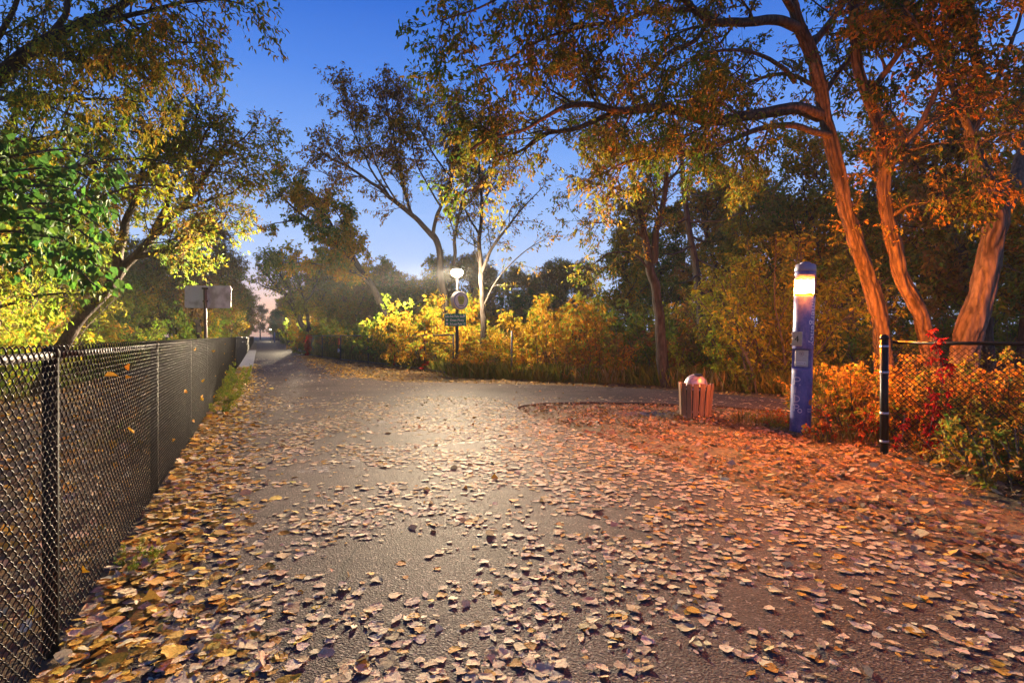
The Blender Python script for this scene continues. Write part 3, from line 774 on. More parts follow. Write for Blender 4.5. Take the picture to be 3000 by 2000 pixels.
MB().bbox((-0.01, -0.045, zc+0.185), (0.11, 0.085, 0.035), 0.008).bbox((-0.01, -0.03, zc-0.1), (0.1, 0.05, 0.03), 0.006).build('bracket', M_DARKP, bs)
MB().box((0.49, -0.0075, zc+0.2), (0.05, 0.004, 0.025)).build('sticker', M_ORANGEP, bs)
# delineator behind the rusty fence, thin post, distant call post
M_SAFE = mat('safety_orange', (0.75, 0.13, 0.02), 0.5); M_WHITEB = mat('white_band', (0.7, 0.7, 0.72), 0.5)
p = gnd(993, 38.5); dl = empty('delineator', p); tag(dl, 'orange and white traffic delineator standing behind the rusty fence', 'traffic post')
MB().lathe([(0.2, 0.0), (0.2, 0.05), (0.09, 0.07), (0.085, 0.7)], 16).build('base', M_WHITEB, dl)
MB().lathe([(0.085, 0.7), (0.07, 1.4), (0.05, 1.43)], 16).build('sleeve', M_SAFE, dl)
p = gnd(1499, 20.2); o = MB().tube([(0, 0, -0.2), (0, 0, 0.9), (0.01, 0, 1.75)], 0.035, 10).build('marker_post', mat('weathered_grey', (0.10, 0.10, 0.11), 0.6)); o.location = p
tag(o, 'thin grey steel post standing in the grass among yellow shrubs', 'post')
p = tr(150, 4.9); cp = empty('call_post', p); tag(cp, 'tiny pale blue call post far down the trail', 'emergency post')
MB().lathe([(0.17, 0), (0.17, 2.3), (0.15, 2.4)], 16).build('tube', mat('pale_blue_enamel', (0.16, 0.2, 0.42), 0.4), cp)
MB().lathe([(0.171, 2.4), (0.171, 2.6), (0.1, 2.7)], 16).build('cap', M_CAP, cp)

# ------------------------------------------------------------------ trees: growth
def smooth_line(pts, K):
    p = np.array(pts, float)
    d = np.concatenate([[0], np.cumsum(np.linalg.norm(np.diff(p, axis=0), axis=1))]); t = np.linspace(0, d[-1], K)
    m = np.gradient(p, d, axis=0)
    i = np.clip(np.searchsorted(d, t, 'right')-1, 0, len(p)-2); h = (d[i+1]-d[i])[:, None]; u = ((t-d[i])/(d[i+1]-d[i]))[:, None]
    return (2*u**3-3*u**2+1)*p[i] + (u**3-2*u**2+u)*h*m[i] + (-2*u**3+3*u**2)*p[i+1] + (u**3-u**2)*h*m[i+1]

class Plant:
    def __init__(s, seed): s.g = np.random.default_rng(seed); s.tub = []; s.lv = []; s.lf = []; s.lc = []; s.nv = 0; s.tc = {}; s.dm = 2.7
    def limb(s, pts, r0, r1, K=24, sides=10, knots=0.0, ridges=0.0):
        P = smooth_line(pts, K)[None]
        if knots: P = P + (vnoise(np.linspace(0, max(3, K*.35 if K < 90 else 12), K) + s.g.random()*99, 3.3, np.arange(3)[:, None]*7.7).T[None]-0.5)*knots
        R = np.interp(np.linspace(0, 1, K), np.linspace(0, 1, len(np.atleast_1d(r0))) if np.ndim(r0) else [0, 1], r0 if np.ndim(r0) else [r0, r1])[None]
        if ridges:
            a = np.arange(sides)*2*np.pi/sides; ln = np.linalg.norm(np.diff(P[0], axis=0), axis=1).sum(); z = np.linspace(0, ln, K)
            A, Zz = np.meshgrid(a, z); rm = R[0].mean()
            cx, sy = np.cos(A)*rm, np.sin(A)*rm; wob = 0.06*vnoise(cx*4, sy*4, Zz*2.2)
            zw = Zz*2.0 + 2.2*vnoise(cx*9+5, sy*9, Zz*2.6) + 0.8*vnoise(cx*21, sy*21+4, Zz*5)
            n1 = vnoise((cx+wob)*15, (sy+wob)*15, zw); n2 = vnoise(cx*34+9, sy*34, zw*4.1)
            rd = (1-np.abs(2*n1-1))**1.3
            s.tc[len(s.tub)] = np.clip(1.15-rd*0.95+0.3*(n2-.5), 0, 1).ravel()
            s.tub.append((P, (R[0][:, None] + ridges*(0.55-rd) + ridges*0.35*(n2-0.5) + rm*0.14*(vnoise(cx*3, sy*3, Zz*0.9)-0.5))[None], sides))
        else: s.tub.append((P, R, sides))
        return P, R
    def spawn(s, PR, dens, length, angle=48, t0=0.15, K=6, wander=0.16, up=0.03, rr=0.5, rmin=0.004, sides=4, taper=0.5, keep=True, jit=12, tmax=1.0):
        P, R = PR; n, k, _ = P.shape
        ln = np.linalg.norm(np.diff(P, axis=1), axis=2).sum(1)
        cnt = s.g.poisson(np.maximum(s.dm*dens*ln*(tmax-t0), 0.01)); cnt = np.maximum(cnt, 1)
        par = np.repeat(np.arange(n), cnt); m = len(par)
        t = t0 + (tmax-t0)*s.g.random(m); f = t*(k-1); i = np.clip(f.astype(int), 0, k-2); u = f-i
        p0 = P[par, i]*(1-u[:, None]) + P[par, i+1]*u[:, None]; r0 = R[par, i]*(1-u) + R[par, i+1]*u
        T = nrm(P[par, i+1]-P[par, i]); q = nrm(np.cross(T, s.g.normal(size=(m, 3))))
        a = np.radians(s.g.normal(angle, jit, m))[:, None]
        D = nrm(T*np.cos(a) + q*np.sin(a))
        L_ = length*(0.45+0.75*s.g.random(m))*(1-taper*t)
        out = np.zeros((m, K, 3)); out[:, 0] = p0
        for j in range(1, K):
            D = nrm(D + s.g.normal(size=(m, 3))*wander + np.array((0, 0, up)))
            out[:, j] = out[:, j-1] + D*(L_/(K-1))[:, None]
        rb = np.maximum(np.minimum(r0*rr, L_*0.02), rmin)
        Rr = rb[:, None]*np.linspace(1, 0.3, K)[None]
        if keep: s.tub.append((out, Rr, sides))
        return out, Rr
    def leaves(s, PR, per, size, pal, ratio=0.45, droop=0.35, hexa=False, t0=0.1, cl=0.7, fold=0.25, keepfn=None, clump=0.6):
        P, _ = PR; n, k, _ = P.shape
        m = n*per; par = np.repeat(np.arange(n), per); t = t0+(1-t0)*s.g.random(m); f = t*(k-1); i = np.clip(f.astype(int), 0, k-2); u = (f-i)[:, None]
        p = P[par, i]*(1-u)+P[par, i+1]*u; T = nrm(P[par, i+1]-P[par, i])
        ax = nrm(T*0.5 + s.g.normal(size=(m, 3))*0.55 - np.array((0, 0, droop)))
        p = p + s.g.normal(size=(m, 3))*size*0.35
        if keepfn is not None:
            kk = keepfn(p, s.g.random(m)); p, ax = p[kk], ax[kk]; m = len(p)
        s.add_leaves(p, ax, size*(0.65+0.7*s.g.random(m)), pal, ratio, hexa, cl, fold, clump)
    def add_leaves(s, p, ax, sz, pal, ratio=0.45, hexa=False, cl=0.7, fold=0.25, clump=0.6, nb=None):
        m = len(p)
        if m == 0: return
        nn = nrm(np.cross(ax, s.g.normal(size=(m, 3)))); nn = nrm(nn + (np.array((0, 0, 0.7)) if nb is None else nb)); sd = nrm(np.cross(ax, nn)); nn = np.cross(sd, ax)
        sz = sz[:, None]; w = sz*ratio*0.5; fo = nn*w*fold*1.6
        if hexa:
            tip = p+ax*sz-nn*sz*0.12
            V = np.stack([p, p+ax*sz*0.28+sd*w+fo, p+ax*sz*0.66+sd*w*0.72+fo*0.6, tip, p+ax*sz*0.66-sd*w*0.72+fo*0.6, p+ax*sz*0.28-sd*w+fo], 1)
            b = np.arange(m)[:, None]*6 + s.nv
            s.lf.append(np.concatenate([b+np.array((0, 1, 2, 3)), b+np.array((0, 3, 4, 5))])); nvp = 6
        else:
            V = np.stack([p, p+ax*sz*0.45+sd*w+fo, p+ax*sz, p+ax*sz*0.45-sd*w+fo], 1)
            b = np.arange(m)[:, None]*4 + s.nv
            s.lf.append(b+np.array((0, 1, 2, 3))); nvp = 4
        s.nv += m*nvp; s.lv.append(V.reshape(-1, 3))
        W_ = np.array([w_ for w_, _ in pal]); cum = np.cumsum(W_/W_.sum()); cols = np.array([c for _, c in pal])
        x = clump*np.clip((vnoise(p[:, 0]*cl+11, p[:, 1]*cl+5, p[:, 2]*cl)-0.5)*1.5+0.5, 0, 0.999) + (1-clump)*s.g.random(m)
        o = np.argsort(np.argsort(x))/m
        ci = np.searchsorted(cum, o, 'right').clip(0, len(cols)-1)
        col = cols[ci]*np.array((1.36, 1.32, 0.85))*(0.72+0.5*s.g.random((m, 1)))*(1+0.1*s.g.normal(size=(m, 3)))
        s.lc.append(np.repeat(np.clip(col, 0.004, 0.8), nvp, 0))
    def meshes(s, org, bark, leafm=None, wood='trunk', crown='crown'):
        org = np.asarray(org, float); vs, fs, cs, o = [], [], [], 0
        for ti, (P, R, sd) in enumerate(s.tub):
            v, f = tubes(P, R, sd); vs.append(v); fs.append(f+o); o += len(v); cs.append(s.tc.get(ti, np.full(len(v), 0.62)))
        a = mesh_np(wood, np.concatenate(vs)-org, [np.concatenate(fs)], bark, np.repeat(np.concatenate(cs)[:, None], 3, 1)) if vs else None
        b = None
        if s.lv: b = mesh_np(crown, np.concatenate(s.lv)-org, [np.concatenate(s.lf)], leafm or M_LEAF, np.concatenate(s.lc), smooth=False)
        return a, b
def plant_obj(name, label, cat, org, ms, group=None, rz=0, sc=1.0, wood='trunk', crown='crown'):
    r = empty(name, org, rz); r.scale = (sc, sc, sc) if np.isscalar(sc) else sc
    tag(r, label, cat, group)
    if ms[0]: link(wood, ms[0], r)
    if ms[1]: link(crown, ms[1], r)
    return r

YEL = (0.46, 0.30, 0.03); GLD = (0.42, 0.22, 0.025); ORB = (0.30, 0.13, 0.03); BRN = (0.20, 0.115, 0.045)
GRN = (0.09, 0.15, 0.025); YGR = (0.20, 0.24, 0.03); DGR = (0.05, 0.095, 0.025); OLV = (0.16, 0.155, 0.03); RED = (0.32, 0.02, 0.02)
LIME = (0.22, 0.34, 0.04)

# --- the big tree right of the path, its long limb reaching over the side path
def A(*t): return [at(*q) for q in t]
E = Plant(11)
tk = E.limb(A((2640, 1215, 11.6), (2596, 1075, 11.5), (2570, 905, 11.4), (2516, 730, 11.3), (2472, 570, 11.2), (2438, 440, 11.1), (2414, 330, 11), (2402, 235, 10.8),
              (2366, 130, 10.6), (2336, 60, 10.5), (2306, -60, 10.3), (2270, -300, 10)), [0.23, 0.17, 0.145, 0.135, 0.128, 0.115, 0.09, 0.055], 0, 280, 72, 0.05, 0.046)
lim = []
la = E.limb(A((2404, 338, 11), (2330, 318, 10.8), (2240, 330, 10.5), (2150, 346, 10.2), (2072, 353, 10), (1995, 327, 9.7), (1948, 315, 9.5), (1808, 321, 9.2), (1727, 304, 9), (1680, 306, 8.9), (1604, 340, 8.7),
                (1545, 372, 8.6), (1450, 400, 8.5), (1380, 440, 8.4)), [0.135, 0.11, 0.095, 0.085, 0.07, 0.05, 0.03, 0.018], 0, 60, 14, 0.06, 0.008); lim.append(la)
lim.append(E.limb(A((1812, 322, 9.2), (1770, 340, 9.3), (1689, 374, 9.4), (1583, 398, 9.5), (1540, 430, 9.6), (1450, 480, 9.7), (1390, 560, 9.8)), 0.05, 0.012, 40, 8, 0.05))
lb_ = E.limb(A((2352, 90, 10.6), (2280, 62, 10.3), (2200, 64, 10), (2093, 64, 9.6), (2062, 48, 9.4), (2020, 18, 9.2), (1960, -40, 9), (1850, -130, 8.6)), 0.10, 0.04, 40, 10, 0.05); lim.append(lb_)
lim.append(E.limb(A((2075, 60, 9.5), (2029, 123, 9.4), (1965, 149, 9.3), (1901, 217, 9.2), (1829, 272, 9.2), (1800, 320, 9.2), (1760, 420, 9.3)), 0.045, 0.014, 30, 8, 0.04))
lim.append(E.limb(A((2030, 25, 9.3), (1880, 40, 8.9), (1816, 64, 8.7), (1774, 70, 8.6), (1710, 81, 8.5), (1600, 110, 8.3), (1480, 170, 8.1), (1400, 200, 8)), 0.045, 0.012, 36, 8, 0.05))
lim.append(E.limb(A((1990, 0, 9.0), (1860, -60, 8.6), (1700, -80, 8.2), (1540, -40, 8.0), (1380, 30, 7.9), (1290, 60, 7.9)), 0.045, 0.01, 30, 8, 0.05))
lim.append(E.limb(A((2428, 400, 11), (2300, 366, 10.5), (2200, 384, 10.2), (2140, 411, 10), (2063, 438, 9.8), (1987, 450, 9.6), (1891, 463, 9.5), (1834, 476, 9.4), (1740, 520, 9.3)), 0.07, 0.014, 36, 8, 0.05))
lim.append(E.limb(A((2330, 236, 10.6), (2285, 190, 10), (2180, 150, 9.6), (2060, 160, 9.4), (1960, 220, 9.3)), 0.05, 0.012, 24, 8, 0.05))
lim.append(E.limb(A((2404, 260, 10.9), (2300, 215, 11.2), (2200, 240, 11.5), (2120, 290, 11.8), (2020, 310, 12)), 0.05, 0.012, 24, 8, 0.05))
lim.append(E.limb(A((2372, 140, 10.6), (2450, 40, 10.9), (2530, -80, 11.2), (2640, -200, 11.4)), 0.08, 0.02, 24, 8, 0.06))
lim.append(E.limb(A((2410, 280, 10.9), (2480, 180, 11.4), (2560, 110, 11.9), (2660, 60, 12.3)), 0.06, 0.015, 24, 8, 0.06))
lim.append(E.limb(A((2330, 40, 10.5), (2260, -60, 9.9), (2150, -160, 9.3), (2000, -220, 8.6), (1800, -240, 8.0)), 0.07, 0.015, 24, 8, 0.06))
EP_ = [(1, BRN), (3, OLV), (3, (0.17, 0.16, 0.03)), (2, (0.28, 0.19, 0.03)), (4, GRN)]
for q_ in lim:
    b1 = E.spawn(q_, 2.1, 1.55, 50, 0.22, 7, 0.17, 0.0, 0.5, 0.006, 5)
    b2 = E.spawn(b1, 3.0, 0.75, 45, 0.15, 5, 0.2, -0.03, 0.6, 0.004, 4)
    b3 = E.spawn(b2, 3.6, 0.36, 45, 0.1, 4, 0.2, -0.12, 0.7, 0.0022, 3)
    for bb, k in ((b1, 5), (b2, 5), (b3, 5)): E.leaves(bb, k, 0.088, EP_, 0.42, 0.6, True, 0.25)
b0 = E.spawn(tk, 0.8, 0.5, 70, 0.12, 6, 0.15, 0.05, 0.1, 0.005, 4, tmax=0.45)      # sprouts on the trunk
b1 = E.spawn(b0, 4.0, 0.35, 45, 0.1, 4, 0.15, -0.05, 0.7, 0.003, 3); E.leaves(b1, 8, 0.09, [(1, GRN), (2, OLV), (1, GLD)], 0.42, 0.35, True); E.leaves(b0, 6, 0.09, [(1, GRN), (2, OLV)], 0.42, 0.35, True)
org = gnd(2640, 11.6, -0.05)
plant_obj('elm_tree', 'big tree with a long crooked limb reaching left across the blue sky', 'tree', org, E.meshes(org, M_BARKP))

def A12(*t): return [at(q[0], q[1], q[2]*.83) for q in t]
E = Plant(12)
tk = E.limb(A12((2760, 1200, 13.2), (2735, 1080, 13.1), (2712, 980, 13.1), (2690, 900, 13), (2646, 816, 13), (2614, 689, 13), (2594, 574, 13), (2588, 446, 13), (2568, 360, 13), (2520, 220, 13), (2500, 60, 13), (2470, -160, 13)),
            [0.18, 0.15, 0.13, 0.118, 0.105, 0.09, 0.075, 0.045], 0, 220, 64, 0.05, 0.04)
lim = [E.limb(A12((2590, 520, 13), (2640, 440, 12.6), (2700, 360, 12.2), (2760, 240, 12), (2800, 100, 11.8)), 0.08, 0.02, 24, 8, 0.06),
       E.limb(A12((2540, 280, 13), (2620, 180, 12.6), (2700, 60, 12.2), (2790, -60, 12)), 0.07, 0.02, 24, 8, 0.06),
       E.limb(A12((2500, 40, 13), (2580, -80, 12.6), (2680, -160, 12.2)), 0.06, 0.015, 20, 8, 0.06),
       E.limb(A12((2604, 640, 13), (2660, 600, 12.7), (2740, 590, 12.4), (2800, 560, 12.2)), 0.04, 0.01, 20, 8, 0.06)]
P2 = [(1, DGR), (3, GRN), (3, OLV), (2, (0.26, 0.16, 0.03)), (2.5, (0.36, 0.18, 0.03))]
for q_ in lim + [tk]:
    b1 = E.spawn(q_, 2.0 if q_ is not tk else 1.2, 1.6 if q_ is not tk else 1.0, 50, 0.2 if q_ is not tk else 0.35, 7, 0.16, 0.0, 0.4, 0.006, 5)
    b2 = E.spawn(b1, 2.8, 0.8, 45, 0.15, 5, 0.2, -0.03, 0.6, 0.004, 4); b3 = E.spawn(b2, 2.8, 0.4, 45, 0.1, 4, 0.2, -0.1, 0.7, 0.0025, 3)
    for bb, k in ((b1, 5), (b2, 5), (b3, 7)): E.leaves(bb, k, 0.098, P2, 0.42, 0.6, True, 0.2)
org = gnd(2760, 13.2*.83, -0.05)
plant_obj('elm_tree', 'leaning tree with notched bark lit orange, second trunk right of the blue post', 'tree', org, E.meshes(org, M_BARKP))

E = Plant(13)
tk = E.limb(A((2790, 1215, 10.6), (2820, 1080, 10.5), (2836, 995, 10.5), (2880, 848, 10.5), (2908, 702, 10.5), (2922, 610, 10.5), (2893, 545, 10.5), (2862, 459, 10.5), (2846, 400, 10.5), (2866, 330, 10.5), (2874, 250, 10.5), (2850, 120, 10.4), (2830, -60, 10.3)),
            [0.27, 0.24, 0.22, 0.195, 0.17, 0.115, 0.09, 0.075, 0.05], 0, 240, 72, 0.03, 0.048)
lim = [E.limb(A((2846, 405, 10.5), (2828, 350, 10.4), (2812, 300, 10.3), (2780, 220, 10.2), (2720, 120, 10), (2650, 20, 9.8)), 0.075, 0.02, 26, 8, 0.04),
       E.limb(A((2925, 625, 10.5), (2962, 560, 10.6), (3000, 450, 10.8), (3050, 330, 11), (3100, 150, 11)), 0.15, 0.08, 30, 12, 0.04),
       E.limb(A((2866, 330, 10.5), (2920, 240, 10.3), (2960, 140, 10), (3000, 0, 9.8)), 0.06, 0.02, 22, 8, 0.05),
       E.limb(A((2856, 430, 10.5), (2910, 400, 10.2), (2980, 385, 9.9), (3080, 360, 9.6)), 0.04, 0.012, 20, 8, 0.05),
       E.limb(A((2850, 150, 10.4), (2780, 40, 10), (2700, -60, 9.6), (2560, -120, 9.2)), 0.06, 0.015, 22, 8, 0.05),
       E.limb(A((2820, 330, 10.4), (2760, 340, 10.1), (2700, 380, 9.9), (2660, 420, 9.8)), 0.03, 0.01, 16, 6, 0.05)]
P3 = [(1, DGR), (2, OLV), (2, BRN), (5, (0.38, 0.17, 0.03)), (1, GRN)]
for q_ in lim + [tk]:
    b1 = E.spawn(q_, 2.0 if q_ is not tk else 0.9, 1.5, 50, 0.2 if q_ is not tk else 0.62, 7, 0.16, 0.0, 0.4, 0.006, 5)
    b2 = E.spawn(b1, 2.6, 0.75, 45, 0.15, 5, 0.2, -0.03, 0.6, 0.004, 4); b3 = E.spawn(b2, 2.6, 0.4, 45, 0.1, 4, 0.2, -0.1, 0.7, 0.0025, 3)
    for bb, k in ((b1, 4), (b2, 5), (b3, 6)): E.leaves(bb, k, 0.095, P3, 0.5, 0.6, True, 0.2)
org = gnd(2790, 10.6, -0.05)
plant_obj('elm_tree', 'thick dark forked trunk behind the right fence with the red creeper', 'tree', org, E.meshes(org, M_BARK))

# --- left side: leaning tree, overhanging branch, broad-leaved maple
E = Plant(21); E.dm = 3.3
tk = E.limb(A((110, 1150, 13.6), (190, 1000, 13.5), (300, 865, 13.2), (390, 760, 13), (450, 690, 13), (520, 615, 13), (585, 545, 13), (625, 480, 13), (660, 420, 13)), 0.18, 0.03, 70, 14, 0.12, 0.015)
lim = [E.limb(A((400, 752, 13), (470, 735, 12.9), (540, 715, 12.8), (610, 680, 12.8), (660, 630, 12.8)), 0.08, 0.014, 24, 8, 0.08),
       E.limb(A((330, 830, 13.1), (360, 700, 12.8), (400, 560, 12.4), (440, 430, 12), (500, 330, 11.8)), 0.12, 0.02, 28, 8, 0.12),
       E.limb(A((440, 700, 13), (500, 560, 12.8), (540, 430, 12.6), (580, 330, 12.5), (590, 290, 12.5)), 0.08, 0.014, 26, 8, 0.1),
       E.limb(A((520, 615, 13), (600, 590, 12.8), (680, 560, 12.7), (730, 520, 12.7)), 0.05, 0.012, 22, 8, 0.08),
       E.limb(A((585, 545, 13), (640, 470, 12.8), (700, 410, 12.7), (740, 380, 12.7)), 0.045, 0.012, 20, 8, 0.06),
       E.limb(A((560, 575, 13), (570, 470, 12.6), (620, 370, 12.4), (660, 330, 12.3)), 0.045, 0.012, 20, 8, 0.06),
       E.limb(A((300, 865, 13.2), (250, 740, 12.6), (240, 600, 12.2), (280, 480, 12)), 0.09, 0.02, 24, 8, 0.1)]
P4 = [(1, BRN), (1, (0.26, 0.17, 0.035)), (2, (0.32, 0.26, 0.03)), (3, OLV), (3, YGR), (3, GRN)]
for q_ in lim + [tk]:
    b1 = E.spawn(q_, 1.7 if q_ is not tk else 1.0, 1.5, 48, 0.2 if q_ is not tk else 0.5, 7, 0.15, 0.03, 0.45, 0.006, 5)
    b2 = E.spawn(b1, 2.6, 0.8, 45, 0.15, 5, 0.18, 0.0, 0.6, 0.004, 4); b3 = E.spawn(b2, 2.6, 0.42, 45, 0.1, 4, 0.18, -0.08, 0.7, 0.003, 3)
    for bb, k in ((b1, 3), (b2, 5), (b3, 6)): E.leaves(bb, k, 0.098, P4, 0.42, 0.5, False, 0.2)
org = gnd(110, 13.6, -0.05)
plant_obj('leaning_tree', 'dark trunk leaning right over the grey sign back with thin brownish leaves', 'tree', org, E.meshes(org, M_BARKD))

E = Plant(22); E.dm = 3.2
lim = [E.limb(A((-700, 1240, 9.0), (-640, 900, 9.0), (-520, 600, 9.0), (-330, 420, 8.8), (-60, 270, 8.5), (110, 130, 8.2), (240, 70, 8), (330, 30, 7.9), (440, -60, 7.8)), 0.24, 0.05, 60, 12, 0.06, 0.012),
       E.limb(A((205, 85, 8.1), (300, 66, 7.9), (420, 36, 7.7), (540, 10, 7.6), (640, 0, 7.5), (715, 10, 7.5)), 0.05, 0.01, 30, 8, 0.04),
       E.limb(A((150, 105, 8.1), (190, 40, 8), (210, -60, 7.9), (300, -160, 7.8)), 0.05, 0.015, 24, 8, 0.05),
       E.limb(A((100, 140, 8.2), (240, 180, 8), (370, 200, 7.8), (480, 190, 7.7), (580, 170, 7.7)), 0.045, 0.01, 26, 8, 0.05),
       E.limb(A((-60, 270, 8.5), (60, 300, 8.2), (200, 290, 8), (320, 290, 7.9), (430, 300, 7.8)), 0.05, 0.01, 26, 8, 0.05),
       E.limb(A((330, 28, 7.9), (420, 90, 7.7), (520, 120, 7.6), (600, 130, 7.6)), 0.03, 0.008, 20, 8, 0.04),
       E.limb(A((-160, 330, 8.6), (-60, 180, 8.3), (40, 40, 8), (80, -120, 7.8)), 0.07, 0.02, 24, 8, 0.06),
       E.limb(A((-330, 420, 8.8), (-150, 440, 8.4), (20, 420, 8.1), (150, 400, 8)), 0.05, 0.012, 24, 8, 0.06)]
P5 = [(2, (0.28, 0.19, 0.03)), (3, OLV), (2, (0.34, 0.26, 0.03)), (4, YGR), (4, GRN)]
for n_, q_ in enumerate(lim):
    b1 = E.spawn(q_, 2.4, 1.1, 46, 0.12 if n_ else 0.55, 7, 0.16, -0.02, 0.5, 0.005, 5)
    b2 = E.spawn(b1, 3.6, 0.55, 44, 0.15, 5, 0.18, -0.06, 0.6, 0.003, 4); b3 = E.spawn(b2, 3.6, 0.3, 44, 0.1, 4, 0.18, -0.15, 0.7, 0.002, 3)
    for bb, k in ((b1, 4), (b2, 5), (b3, 4)): E.leaves(bb, k, 0.078, P5, 0.36, 0.75, True, 0.2)
org = gnd(-700, 9.0, -0.05)
plant_obj('ash_tree', 'narrow-leaved tree whose branches hang into the upper left corner of the sky', 'tree', org, E.meshes(org, M_BARKD))

E = Plant(23); E.dm = 2.6
tk = E.limb(A((-420, 1290, 8.0), (-400, 1000, 8.0), (-380, 760, 7.9), (-350, 520, 7.8), (-330, 300, 7.7)), 0.12, 0.05, 40, 10, 0.05)
lim = [E.limb(A((-390, 800 - 70*k, 7.9), (-230, 700-55*k, 7.5-0.1*k), (-60, 640-40*k, 7.1-0.1*k), (90, 640-48*k, 6.9-0.05*k), (210, 660-55*k, 6.8), (290, 720-60*k, 6.8)), 0.04, 0.008, 30, 8, 0.05) for k in range(-2, 5)]
P6 = [(3, (0.04, 0.105, 0.03)), (3, (0.07, 0.14, 0.03)), (2, (0.15, 0.19, 0.03))]
for q_ in lim:
    b1 = E.spawn(q_, 2.2, 0.75, 45, 0.25, 6, 0.14, -0.03, 0.5, 0.004, 4); b2 = E.spawn(b1, 3.0, 0.4, 45, 0.2, 4, 0.15, -0.1, 0.6, 0.003, 3)
    for bb, k in ((b1, 4), (b2, 4)): E.leaves(bb, k, 0.115, P6, 0.75, 0.9, True, 0.2, fold=0.12)
org = gnd(-420, 8.0, -0.05)
plant_obj('maple_tree', 'broad-leaved dark green maple drooping over the near fence at far left', 'tree', org, E.meshes(org, M_BARKD))

E = Plant(24); E.dm = 2.4
tk = E.limb(A((-170, 1260, 10.6), (-150, 1000, 10.6), (-110, 800, 10.6), (-60, 620, 10.5), (-10, 460, 10.4), (60, 300, 10.3)), 0.15, 0.05, 40, 10, 0.06)
lim = [E.limb(A((-130, 880, 10.6), (20, 800, 10.4), (150, 750, 10.2), (230, 745, 10), (300, 770, 9.9)), 0.05, 0.01, 30, 8, 0.05),
       E.limb(A((-110, 800, 10.6), (60, 680, 10.3), (240, 600, 10.1), (400, 545, 9.9), (480, 545, 9.8), (540, 560, 9.8)), 0.06, 0.01, 34, 8, 0.05),
       E.limb(A((-60, 620, 10.5), (120, 520, 10.2), (300, 470, 10), (460, 470, 9.9), (560, 500, 9.9)), 0.05, 0.01, 30, 8, 0.05),
       E.limb(A((-10, 460, 10.4), (160, 400, 10.2), (320, 380, 10), (450, 390, 9.9)), 0.045, 0.01, 28, 8, 0.05),
       E.limb(A((-140, 950, 10.6), (0, 900, 10.4), (140, 860, 10.2), (260, 860, 10.1)), 0.04, 0.01, 26, 8, 0.05)]
PL = [(2, GRN), (4, YGR), (3, LIME), (2, (0.36, 0.30, 0.03)), (1, OLV)]
for q_ in lim:
    b1 = E.spawn(q_, 2.2, 0.95, 46, 0.15, 7, 0.15, -0.02, 0.5, 0.005, 5); b2 = E.spawn(b1, 3.0, 0.5, 44, 0.15, 5, 0.18, -0.06, 0.6, 0.003, 4); b3 = E.spawn(b2, 2.6, 0.3, 44, 0.1, 4, 0.18, -0.12, 0.7, 0.002, 3)
    for bb, k in ((b1, 4), (b2, 5), (b3, 5)): E.leaves(bb, k, 0.085, PL, 0.42, 0.7, True, 0.3)
org = gnd(-170, 10.6, -0.05)
plant_obj('box_elder_tree', 'yellow green tree lit by the lamp between the maple and the leaning trunk', 'tree', org, E.meshes(org, M_BARKD))

# --- the sparse trees behind the lamp
E = Plant(31); E.dm = 3.0
tk = E.limb(A((1318, 1070, 27), (1305, 900, 27), (1292, 800, 27), (1276, 700, 27), (1262, 680, 27)), 0.22, 0.15, 40, 14, 0.08, 0.015)
lim = [E.limb(A((1276, 700, 27), (1225, 650, 26.7), (1170, 600, 26.4), (1100, 545, 26), (1030, 495, 25.6), (960, 455, 25.3), (915, 420, 25)), 0.14, 0.02, 36, 8, 0.12),
       E.limb(A((1268, 690, 27), (1275, 640, 26.8), (1300, 590, 26.6), (1320, 520, 26.4), (1330, 440, 26.2), (1320, 350, 26), (1290, 280, 26)), 0.10, 0.015, 36, 8, 0.1),
       E.limb(A((1205, 630, 26.6), (1180, 540, 26.4), (1160, 440, 26.2), (1140, 340, 26), (1110, 270, 25.8)), 0.07, 0.012, 30, 7, 0.1),
       E.limb(A((1140, 575, 26.2), (1080, 480, 25.9), (1040, 390, 25.7), (1010, 300, 25.5), (985, 255, 25.4)), 0.06, 0.012, 30, 7, 0.1),
       E.limb(A((1330, 780, 27), (1335, 680, 26.6), (1350, 600, 26.4), (1380, 500, 26.2), (1390, 400, 26)), 0.10, 0.015, 30, 8, 0.1),
       E.limb(A((1320, 520, 26.4), (1250, 420, 26), (1210, 320, 25.8), (1190, 260, 25.6)), 0.05, 0.012, 26, 7, 0.1),
       E.limb(A((1290, 600, 26.6), (1240, 520, 26), (1210, 430, 25.6), (1240, 330, 25.2)), 0.05, 0.012, 24, 7, 0.1),
       E.limb(A((1335, 640, 26.6), (1400, 560, 26), (1450, 480, 25.6), (1470, 380, 25.2)), 0.06, 0.012, 26, 7, 0.1),
       E.limb(A((1170, 600, 26.4), (1110, 500, 26.2), (1080, 400, 26), (1070, 320, 25.8)), 0.05, 0.012, 24, 7, 0.1),
       E.limb(A((1060, 515, 25.8), (990, 520, 25.5), (940, 500, 25.3), (900, 470, 25.1)), 0.03, 0.008, 20, 6, 0.08)]
P7 = [(3, BRN), (3, (0.28, 0.15, 0.04)), (3, (0.4, 0.25, 0.03)), (1, OLV)]
for q_ in lim:
    b1 = E.spawn(q_, 1.15, 2.5, 38, 0.2, 8, 0.12, 0.05, 0.45, 0.009, 5)
    b2 = E.spawn(b1, 1.7, 1.2, 38, 0.15, 6, 0.14, 0.03, 0.6, 0.006, 4); b3 = E.spawn(b2, 1.2, 0.6, 40, 0.2, 4, 0.14, 0.0, 0.7, 0.005, 3)
    for bb, k in ((b1, 3), (b2, 6), (b3, 7)): E.leaves(bb, k, 0.16, P7, 0.42, 0.8, False, 0.3)
org = gnd(1318, 27, -0.05)
